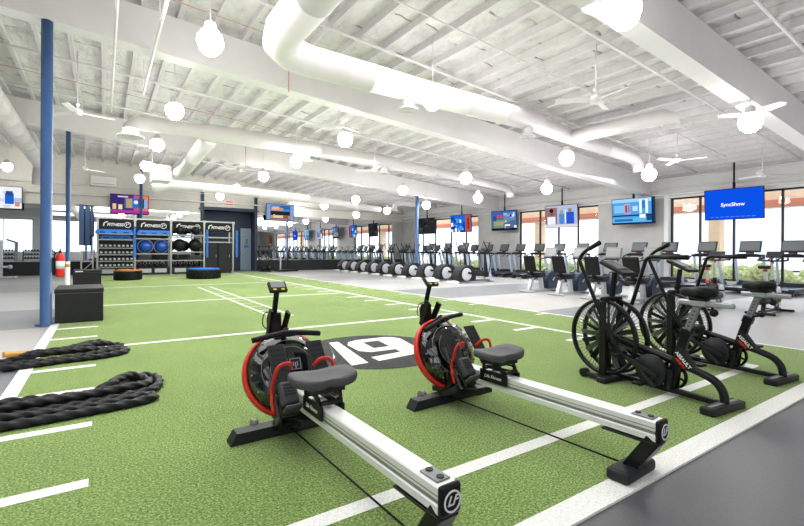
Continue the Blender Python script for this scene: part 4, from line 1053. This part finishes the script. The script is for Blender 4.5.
# tyres
def tyre(x, y, R, h, m, label):
    o = thing('workout_tyre', label, 'tyre', (x, y, .012), 0, 'flip tyres lying on the turf')
    b = mbm(M['black']); b.lathe([(R * .55, .02), (R * .9, 0), (R * .97, .06), (R * .97, h - .06), (R * .9, h), (R * .55, h - .02)], 40, None, True, True)
    for k in range(26):
        a = 2 * pi * k / 26
        for s in (-1, 1):
            Rm = Matrix.Rotation(a + s * .05, 4, 'Z') @ Matrix.Translation((R * .975, 0, h / 2 + s * h * .22)) @ Matrix.Rotation(s * .7, 4, 'X')
            b.box((0, 0, 0), (.05, .06, h * .46), Rm)
    b.build('tread', parent=o)
    b = mbm(m)
    for s in (0, 1):
        n = 18; q = [(R * .93 * cos(pi * (k / n) + s * pi + .04), R * .93 * sin(pi * (k / n) + s * pi + .04)) for k in range(n)]
        b.loft([[(x_, y_, h - .03) for x_, y_ in q], [(x_, y_, h + .02) for x_, y_ in q]], smooth=False)
    b.build('top_cover', parent=o)
tyre(.87, 21.7, .5, .40, M['orange'], 'flip tyre with dull orange cover lying on the turf'); tyre(3.72, 21.3, .70, .43, M['blue'], 'wide flip tyre with bright blue cover lying on the turf')
# ball tower and bench frame right of the niche
o = thing('ball_tower', 'short black tower holding dark weights beside the navy niche', 'rack', (7.95, 26.3, 0))
b = mbm(M['blackm']); b.box((0, 0, .03), (.6, .5, .05))
for s in (-1, 1): b.box((s * .29, .22, .8), (.05, .05, 1.55))
b.box((0, .22, 1.5), (.57, .05, .05)); b.box((0, .22, .55), (.57, .05, .05)); b.build('tower_frame', parent=o)
b = mbm(M['black'])
for x, z, r in ((-.12, .35, .24), (.16, .3, .22), (-.1, .85, .22), (.14, .9, .2), (0, 1.3, .2)): pass
b.box((0, .06, 1.02), (.57, .36, .03)); b.build('shelf', parent=o)
for x, y, z, r, lb in ((7.79, 26.15, .207, .15, 'black ball at the foot of the short tower, niche side'), (8.12, 26.15, .207, .15, 'black ball at the foot of the short tower, mirror side'), (7.8, 26.3, .82, .0, ''), (7.86, 26.36, 1.17, .13, 'black ball on the tower shelf, niche side'), (8.13, 26.36, 1.17, .13, 'black ball on the tower shelf, mirror side')):
    if r: ball('medicine_ball', (x, y, z), r, M['black'], lb, 'ball', 'balls on the short tower')
o = thing('sled_bench', 'low black floor frame with upright handles by the turf corner', 'weight sled', (9.1, 25.9, 0))
b = mbm(M['blackm']); b.box((0, -.2, .06), (1.3, .10, .08), bev=.01); b.box((0, .3, .06), (1.3, .10, .08), bev=.01); b.box((-.1, .05, .1), (.5, .6, .06)); b.build('skid', parent=o)
for x in (-.35, .1):
    b = mbm(M['silver'] if x < 0 else M['blackm']); b.box((x, .05, .65), (.07, .07, 1.1)); b.build('upright', parent=o)
b = mbm(M['char']); b.box((-.35, .0, 1.2), (.30, .2, .1), bev=.03); b.build('pad', parent=o)
# silver cable column on the far left
o = thing('cable_column', 'silver cable machine column at the mirror in the corner', 'cable machine', (-3.55, 25.4, 0))
b = mbm(M['lgrey']); b.box((0, 0, .05), (.9, .7, .08), bev=.02); b.build('base', parent=o)
b = mbm(M['silver']); b.box((-.1, .1, .85), (.14, .14, 1.6), bev=.01); b.beam((-.1, .1, 1.6), (-.5, -.1, 1.75), .08, .08); b.build('column_post', parent=o)
b = mbm(M['lgrey']); b.cyl((-.45, 0, .5), (.2, 0, .5), .05); b.sph((.22, 0, .5), .09, 12); b.build('arm', parent=o)
# equipment near the front wall: seen in the mirror
def dbrack(x, y, rz, label):
    o = thing('dumbbell_rack', label, 'dumbbell rack', (x, y, 0), rz, 'dumbbell racks reflected in the mirror')
    for s in (-1, 1):
        b = mbm(M['char']); b.beam((s * 1.2, .3, .02), (s * 1.2, -.1, 1.15), .08, .1); b.box((s * 1.2, .05, .04), (.1, .8, .06)); b.build('end_frame', parent=o)
    for k in range(3):
        z = .35 + .36 * k; y_ = .18 - .13 * k
        b = mbm(M['grey']); b.box((0, y_, z), (2.3, .24, .03), (radians(20), 0, 0)); b.build('shelf', parent=o)
        b = mbm(M['dgrey'])
        for j in range(10):
            xx = -1.02 + .226 * j
            for s in (-1, 1): b.lathe([(0, -.05), (.075, -.05), (.075, .05), (0, .05)], 10, Matrix.Translation((xx, y_ + s * .11, z + .11)) @ Matrix.Rotation(pi / 2, 4, 'X'))
            b.cyl((xx, y_ - .1, z + .11), (xx, y_ + .1, z + .11), .018, seg=6)
        w = b.build('weight_row', parent=o); w['kind'] = 'stuff'
dbrack(-8.0, -1.0, 0, 'dumbbell rack by the front windows, far from the turf'); dbrack(-5.2, -1.0, 0, 'dumbbell rack by the front windows, close to the turf')

# ------------------------------------------------------------------ pendant lamps
def make_lamp(label, x, y, wing, group):
    z = 4.6 - SL * x
    t = thing('pendant_lamp', label, 'lamp', (x, y, z), 0, group)
    b = mbm(M['globe']); b.lathe([(0, -.20), (.09, -.185), (.165, -.11), (.20, 0), (.185, .09), (.13, .155), (0, .165)], 10, None, False); b.build('globe', parent=t)
    b = mbm(M['white']); b.lathe([(.135, .15), (.14, .17), (.10, .20), (.08, .30), (.03, .33), (0, .33)], 16); b.build('cap', parent=t)
    b = mbm(M['white']); top = jz(x) + .1 - z; b.cyl((0, 0, .3), (0, 0, top), .009, seg=6); b.build('hanging_rod', parent=t)
    if wing:
        for s in (-1, 1):
            b = mbm(M['wing']); P = [(s * .12, -.10), (s * .30, -.17), (s * .50, -.14), (s * .55, 0), (s * .50, .14), (s * .30, .17), (s * .12, .10)]
            b.loft([[(py_, px_, .16 + abs(px_) * .14) for px_, py_ in P], [(py_, px_, .175 + abs(px_) * .14) for px_, py_ in P]], smooth=False)
            b.build('reflector_wing', parent=t)
    return t
LX = {1.37: ('over the rope half of the turf', [7.4, 11.53, 15.55, 19.72, 23.37]), 5.27: ('over the rower half of the turf', [3.0, 6.8, 10.54, 14.1, 17.7, 22, 25.6]),
      10.4: ('over the machine aisle', [3.39, 7.5, 11.53, 15.42, 19.6, 23.4, 26.9]), 13.42: ('over the ellipticals', [6.85, 10.51, 14.1, 17.8, 21.5, 25.2])}
make_lamp('round white globe lamp high by the back wall, beyond the near blue column', -3.5, 25.83, False, 'globe pendant lamps in rows')
for x, (nm, ys) in LX.items():
    for y in sorted(ys):
        i = sorted(ys).index(y)
        wing = (x, y) in ((5.27, 3.0), (10.4, 3.39))
        nb = 'globe lamp %s, %s from the camera end' % (nm, ORD[i + 1])
        make_lamp(('winged ' if wing else 'round white ') + nb, x, y, wing, 'globe pendant lamps in rows')

# ------------------------------------------------------------------ ceiling fans
def make_fan(label, x, y, z, rz, rod=True):
    t = thing('ceiling_fan', label, 'ceiling fan', (x, y, z), rz, 'small white ceiling fans')
    b = mbm(M['white']); b.lathe([(0, -.06), (.09, -.05), (.11, 0), (.09, .06), (.03, .09), (0, .09)], 18); b.build('motor', parent=t)
    b = mbm(M['white']); b.cyl((0, 0, .08), (0, 0, jz(x) - z), .014, seg=8); b.lathe([(0, .2), (.05, .2), (.02, .12)], 12); b.build('down_rod', parent=t)
    for k in range(3):
        a = 2 * pi * k / 3; R = Matrix.Rotation(a, 4, 'Z')
        b = mbm(M['white']); b.box((0, 0, 0), (.62, .13, .012), R @ Matrix.Translation((.42, 0, 0)) @ Matrix.Rotation(.3, 4, 'X'), .004); b.build('blade', parent=t)
for i, (x, y, z, rz, lb) in enumerate(((4.76, 9.86, 4.33, .4, 'small white ceiling fan just behind a globe lamp, over the middle of the turf'), (7.68, 4.91, 4.13, 2.4, 'small white ceiling fan over the turf edge, before the round duct branch'),
        (13.9, 6.3, 3.95, .8, 'small white ceiling fan over the recumbent bikes'), (-.5, 12.6, 4.4, .25, 'small white ceiling fan on a long rod beside the blue columns'), (16.6, 5.1, 3.62, 1.2, 'small white ceiling fan close to the blue-screen television'), (4.46, 18.18, 4.45, 1.0, 'small white ceiling fan over the far turf'),
        (-.6, 21.3, 4.4, .5, 'small white ceiling fan over the far end near the hanging mat'), (8.2, 14.0, 4.2, .2, 'small white ceiling fan above the aisle, under the round duct'))):
    make_fan(lb, x, y, z, rz)

# ------------------------------------------------------------------ air ducts
def duct(label, pts, rs, under=None):
    t = under or thing('ventilation_duct', label, 'air duct', (0, 0, 0), 0, 'white round air ducts')
    P2, R2 = [pts[0]], [rs[0]]
    rs = list(rs) + [rs[-1]] * (len(pts) - len(rs))
    for i in range(len(pts) - 1):
        a, c = Vector(pts[i]), Vector(pts[i + 1]); L = (c - a).length; n = int(L / 1.2); d = (c - a).normalized()
        for k in range(1, n):      # raised seam bands
            f = k / n; p = a + (c - a) * f; r = rs[i] + (rs[i + 1] - rs[i]) * f
            for o, q in ((-.02, 0), (-.014, .008), (.014, .008), (.02, 0)): P2.append(tuple(p + d * o)); R2.append(r + q)
        P2.append(pts[i + 1]); R2.append(rs[i + 1])
    b = mbm(M['duct']); b.tube(P2, R2, 24); b.build('branch_pipe' if under else 'pipe', parent=t)
    return t
def diffuser(t, x, y, ztop, zb, r):
    b = mbm(M['duct']); b.cyl((x, y, ztop), (x, y, zb + .02), r * .62, seg=20); b.lathe([(r * .6, zb + .03), (r, zb + .03), (r, zb), (r * .92, zb)], 28, Matrix.Translation((x, y, 0))); d = b.build('diffuser', parent=t)
    b = mbm(M['grey'])
    for q in (.85, .62, .4, .18): b.lathe([(r * q, zb - .004), (r * (q + .09), zb + .012), (r * q, zb + .012)], 24, Matrix.Translation((x, y, 0)), True, True)
    b.build('diffuser_vane', parent=d)
d1 = duct('large round duct turning over the turf and running to the window wall',
     [(2.37, -8.8, 4.75), (2.37, 6.9, 4.75), (2.45, 7.3, 4.74), (2.7, 7.55, 4.72), (3.1, 7.62, 4.70), (5.6, 7.62, 4.655), (9.3, 7.66, 4.64), (9.6, 7.72, 4.60), (11.2, 7.75, 4.50), (11.5, 7.75, 4.45), (13.9, 7.75, 4.33), (14.3, 7.75, 4.28), (14.5, 7.75, 4.12), (14.55, 7.75, 3.9)],
     [.30, .30, .30, .30, .28, .255, .25, .22, .21, .185, .18, .18, .18, .18])
diffuser(d1, 5.25, 7.62, 4.5, 4.20, .22); diffuser(d1, 8.95, 7.62, 4.45, 4.19, .2)
d1b = duct('round branch duct ending in a ceiling diffuser, over the aisle', [(10.75, 7.5, 4.45), (10.9, 5.6, 4.46), (10.93, 5.25, 4.44), (10.95, 5.1, 4.36), (10.95, 5.08, 4.2)], [.19, .19, .19, .18, .18], d1); diffuser(d1b, 10.95, 5.08, 4.25, 4.08, .27)
d2 = duct('long round duct crossing the hall between the roof beams', [(.62, 14.3, 4.45), (.62, 14.35, 4.62), (.75, 14.45, 4.80), (1.1, 14.5, 4.84), (2.4, 14.5, 4.84), (2.6, 14.5, 4.84), (4.4, 14.5, 4.83), (4.7, 14.5, 4.82), (9.3, 14.5, 4.66), (9.8, 14.5, 4.62), (12.8, 14.55, 4.5), (13.2, 14.55, 4.45), (15.4, 14.5, 4.25), (15.7, 14.5, 4.18), (15.85, 14.5, 4.0), (15.87, 14.5, 3.8)],
     [.2, .2, .2, .2, .2, .26, .26, .25, .25, .2, .2, .17, .17, .17, .17, .17])
diffuser(d2, .62, 14.3, 4.5, 4.36, .33); diffuser(d2, 5.75, 14.5, 4.6, 4.32, .24); diffuser(d2, 8.9, 14.5, 4.5, 4.22, .24)
duct('round branch duct leading from the long duct to the back of the hall', [(2.75, 14.6, 4.74), (2.68, 15.6, 4.64), (2.6, 18.6, 4.40), (2.55, 20.6, 4.42)], [.25, .25, .25, .24], d2)
d3 = duct('round duct along the back wall', [(1.75, 21.6, 3.86), (2.0, 21.6, 3.98), (2.4, 21.6, 4.1), (5.0, 21.6, 4.06), (10.0, 21.6, 3.86), (13.0, 21.6, 3.6)], [.2, .2, .2, .2, .19, .17])
d5 = duct('short round duct with drop near the far ceiling beams', [(16.4, 20.9, 3.95), (14.0, 20.9, 4.0), (13.7, 20.9, 3.94), (13.55, 20.9, 3.8), (13.55, 20.9, 3.55)], [.16, .16, .16, .16, .16]); diffuser(d5, 13.55, 20.9, 3.6, 3.5, .24)
d4 = duct('round duct running along the hall beyond the blue columns', [(-2.25, -8.8, 4.95), (-2.25, 23.6, 4.95), (-2.25, 24.0, 4.9), (-2.25, 24.2, 4.75), (-2.25, 24.22, 4.0)], [.27, .27, .25, .25, .25])
o = thing('air_unit', 'boxy white air unit beside the round branch duct', 'air unit', (1.93, 20.45, 4.02))
b = mbm(M['white']); b.box((0, 0, .32), (.68, 1.0, .64), bev=.015); b.build('casing', parent=o)
b = mbm(M['alud'])
for k in range(6): b.box((-.02 + 0, -.505, .1 + .08 * k), (.6, .012, .02))
b.build('grille', parent=o)
b = mbm(M['white'])
for s in (-1, 1): b.cyl((s * .3, 0, .6), (s * .3, 0, 1.7), .012, seg=6)
b.build('hanger_rod', parent=o)
o = thing('wall_unit', 'flat white box unit high on the back wall', 'air unit', (.0, YB - .16, 4.75))
b = mbm(M['white']); b.box((0, 0, 0), (1.1, .28, .5), bev=.02); b.build('casing', parent=o)
b = mbm(M['alud']); b.box((0, -.145, -.14), (.95, .01, .03)); b.build('outlet_slot', parent=o)

# poster on the window wall, seen in the mirror
o = thing('wall_poster', 'orange and brown poster on the window wall, visible in the mirror', 'poster', (XR - .05, -4.2, 2.0), -pi / 2)
b = mbm(M['blackm']); b.box((0, 0, 0), (1.5, .03, 2.4)); b.build('frame', parent=o)
b = mbm(M['orange']); b.box((0, -.018, 0), (1.4, .01, 2.3)); b.mat(M['redd']); b.box((-.2, -.025, .5), (.8, .008, .9)); b.mat(M['tan']); b.box((.2, -.026, -.5), (.8, .008, .7)); b.mat(M['whitepl']); b.box((.0, -.03, .05), (1.0, .006, .2)); b.build('print', parent=o)

# ------------------------------------------------------------------ outside
M['bwin'] = solid('far_window_tint', 'cddaf0', .6)
b = mbm(M['asph']); b.box((XR + 22, 9, -.2), (43, 90, .1)); b.box((2, YF - 22, -.2), (60, 43, .1)); struct(b.build('ground_outside'))
b = mbm(M['tan']); b.box((22.6, 9, 3.85), (.5, 60, .94)); b.mat(M['terra']); b.box((22.5, 9, 3.26), (.6, 60, .26)); b.mat(M['whitepl']); b.box((22.6, 9, 3.10), (.5, 60, .06)); struct(b.build('exterior_canopy'))
for y in (-3.0, 8.6, 18.2):
    b = mbm(M['tan']); b.box((22.6, y, 1.48), (.45, .45, 3.2)); struct(b.build('exterior_column'))
b = mbm(M['hedge']); r0 = random.Random(5)
for k in range(170):
    y = r0.uniform(-4, 26); b.sph((21.6 + r0.uniform(-.3, .3), y, .2 + r0.uniform(-.2, .35)), r0.uniform(.25, .45), 8, (1, 1, .9))
hg = b.build('hedge'); tag(hg, 'clipped green and yellow hedge outside the windows', 'hedge'); hg['kind'] = 'stuff'
def building(x, y, w, h, label):
    o = thing('exterior_building', label, 'building', (x, y, 0), -pi / 2, 'pale buildings outside the windows')
    b = mbm(M['pale']); b.box((0, 0, h / 2), (w, 4, h)); b.build('walls', parent=o)
    b = mbm(M['bwin'])
    for k in range(int(w / 3)): b.box((-w / 2 + 1.5 + 3 * k, -2.02, 1.9), (1.6, .05, 1.5))
    b.build('windows', parent=o)
building(44, 12, 16, 5, 'pale low building far outside the windows')

# ------------------------------------------------------------------ light, sky, camera
w = bpy.data.worlds.new('overcast_sky'); bpy.context.scene.world = w; w.use_nodes = True
nt = w.node_tree; bg = nt.nodes['Background']; bg.inputs[0].default_value = (.93, .97, 1, 1); bg.inputs[1].default_value = 2.4
def area(x, y, z, sx, sy, p, rot=(0, 0, 0), col=(1, 1, 1)):  # added fill lights with no fixture, only to brighten the hall
    l = bpy.data.lights.new('fill_light', 'AREA'); l.shape = 'RECTANGLE'; l.size = sx; l.size_y = sy; l.energy = p; l.color = col
    o = bpy.data.objects.new('fill_light', l); COL.objects.link(o); o.location = (x, y, z); o.rotation_euler = rot; o['kind'] = 'helper'
    o.visible_glossy = True
    return o
area(-1, -4, 5.0, 8, 6, 190)
area(-1, 4.5, 5.0, 6, 6, 260)
area(4, 6.5, 4.9, 9, 3, 200)
area(4, 13, 4.6, 9, 3, 300)
area(4, 20.5, 4.4, 9, 4, 300)
area(13, 11, 4.0, 6, 12, 420)
UP = (pi, 0, 0)  # upward fill, added to whiten the ceiling; no such uplights hang here
area(3, -2, 3.0, 14, 8, 120, UP)
area(3, 7, 3.0, 14, 8, 149, UP)
area(3, 15, 3.0, 14, 7, 132, UP)
area(3, 23, 3.0, 14, 6, 86, UP)
area(13.5, 13, 2.1, 9, 25, 149, UP)
area(13.5, 1, 2.1, 9, 8, 74, UP)

cam = bpy.data.cameras.new('camera'); co = bpy.data.objects.new('camera', cam); COL.objects.link(co)
F, HOR, YAW, ROLL = 444.566, 250.995, radians(33.9234), .005
cam.sensor_fit = 'HORIZONTAL'; cam.sensor_width = 36; cam.lens = F / 804 * 36
cam.shift_y = -(263 - HOR) / 804; cam.clip_start = .05; cam.clip_end = 300
Fw = Vector((sin(YAW), cos(YAW), 0)); R0 = Vector((cos(YAW), -sin(YAW), 0)); U0 = Vector((0, 0, 1))
Rt = cos(ROLL) * R0 + sin(ROLL) * U0; Up = -sin(ROLL) * R0 + cos(ROLL) * U0
m = Matrix((Rt, Up, -Fw)).transposed().to_4x4(); m.translation = (0, 0, 1.27)
co.matrix_world = m
sc = bpy.context.scene; sc.camera = co
sc.view_settings.view_transform = 'Standard'; sc.view_settings.look = 'None'; sc.view_settings.exposure = .2; sc.view_settings.gamma = 1
sc.cycles.max_bounces = 8; sc.cycles.diffuse_bounces = 4; sc.cycles.glossy_bounces = 4; sc.cycles.transparent_max_bounces = 16; sc.cycles.transmission_bounces = 4
sc.cycles.caustics_reflective = False; sc.cycles.caustics_refractive = False; sc.cycles.sample_clamp_indirect = 4; sc.cycles.use_denoising = True
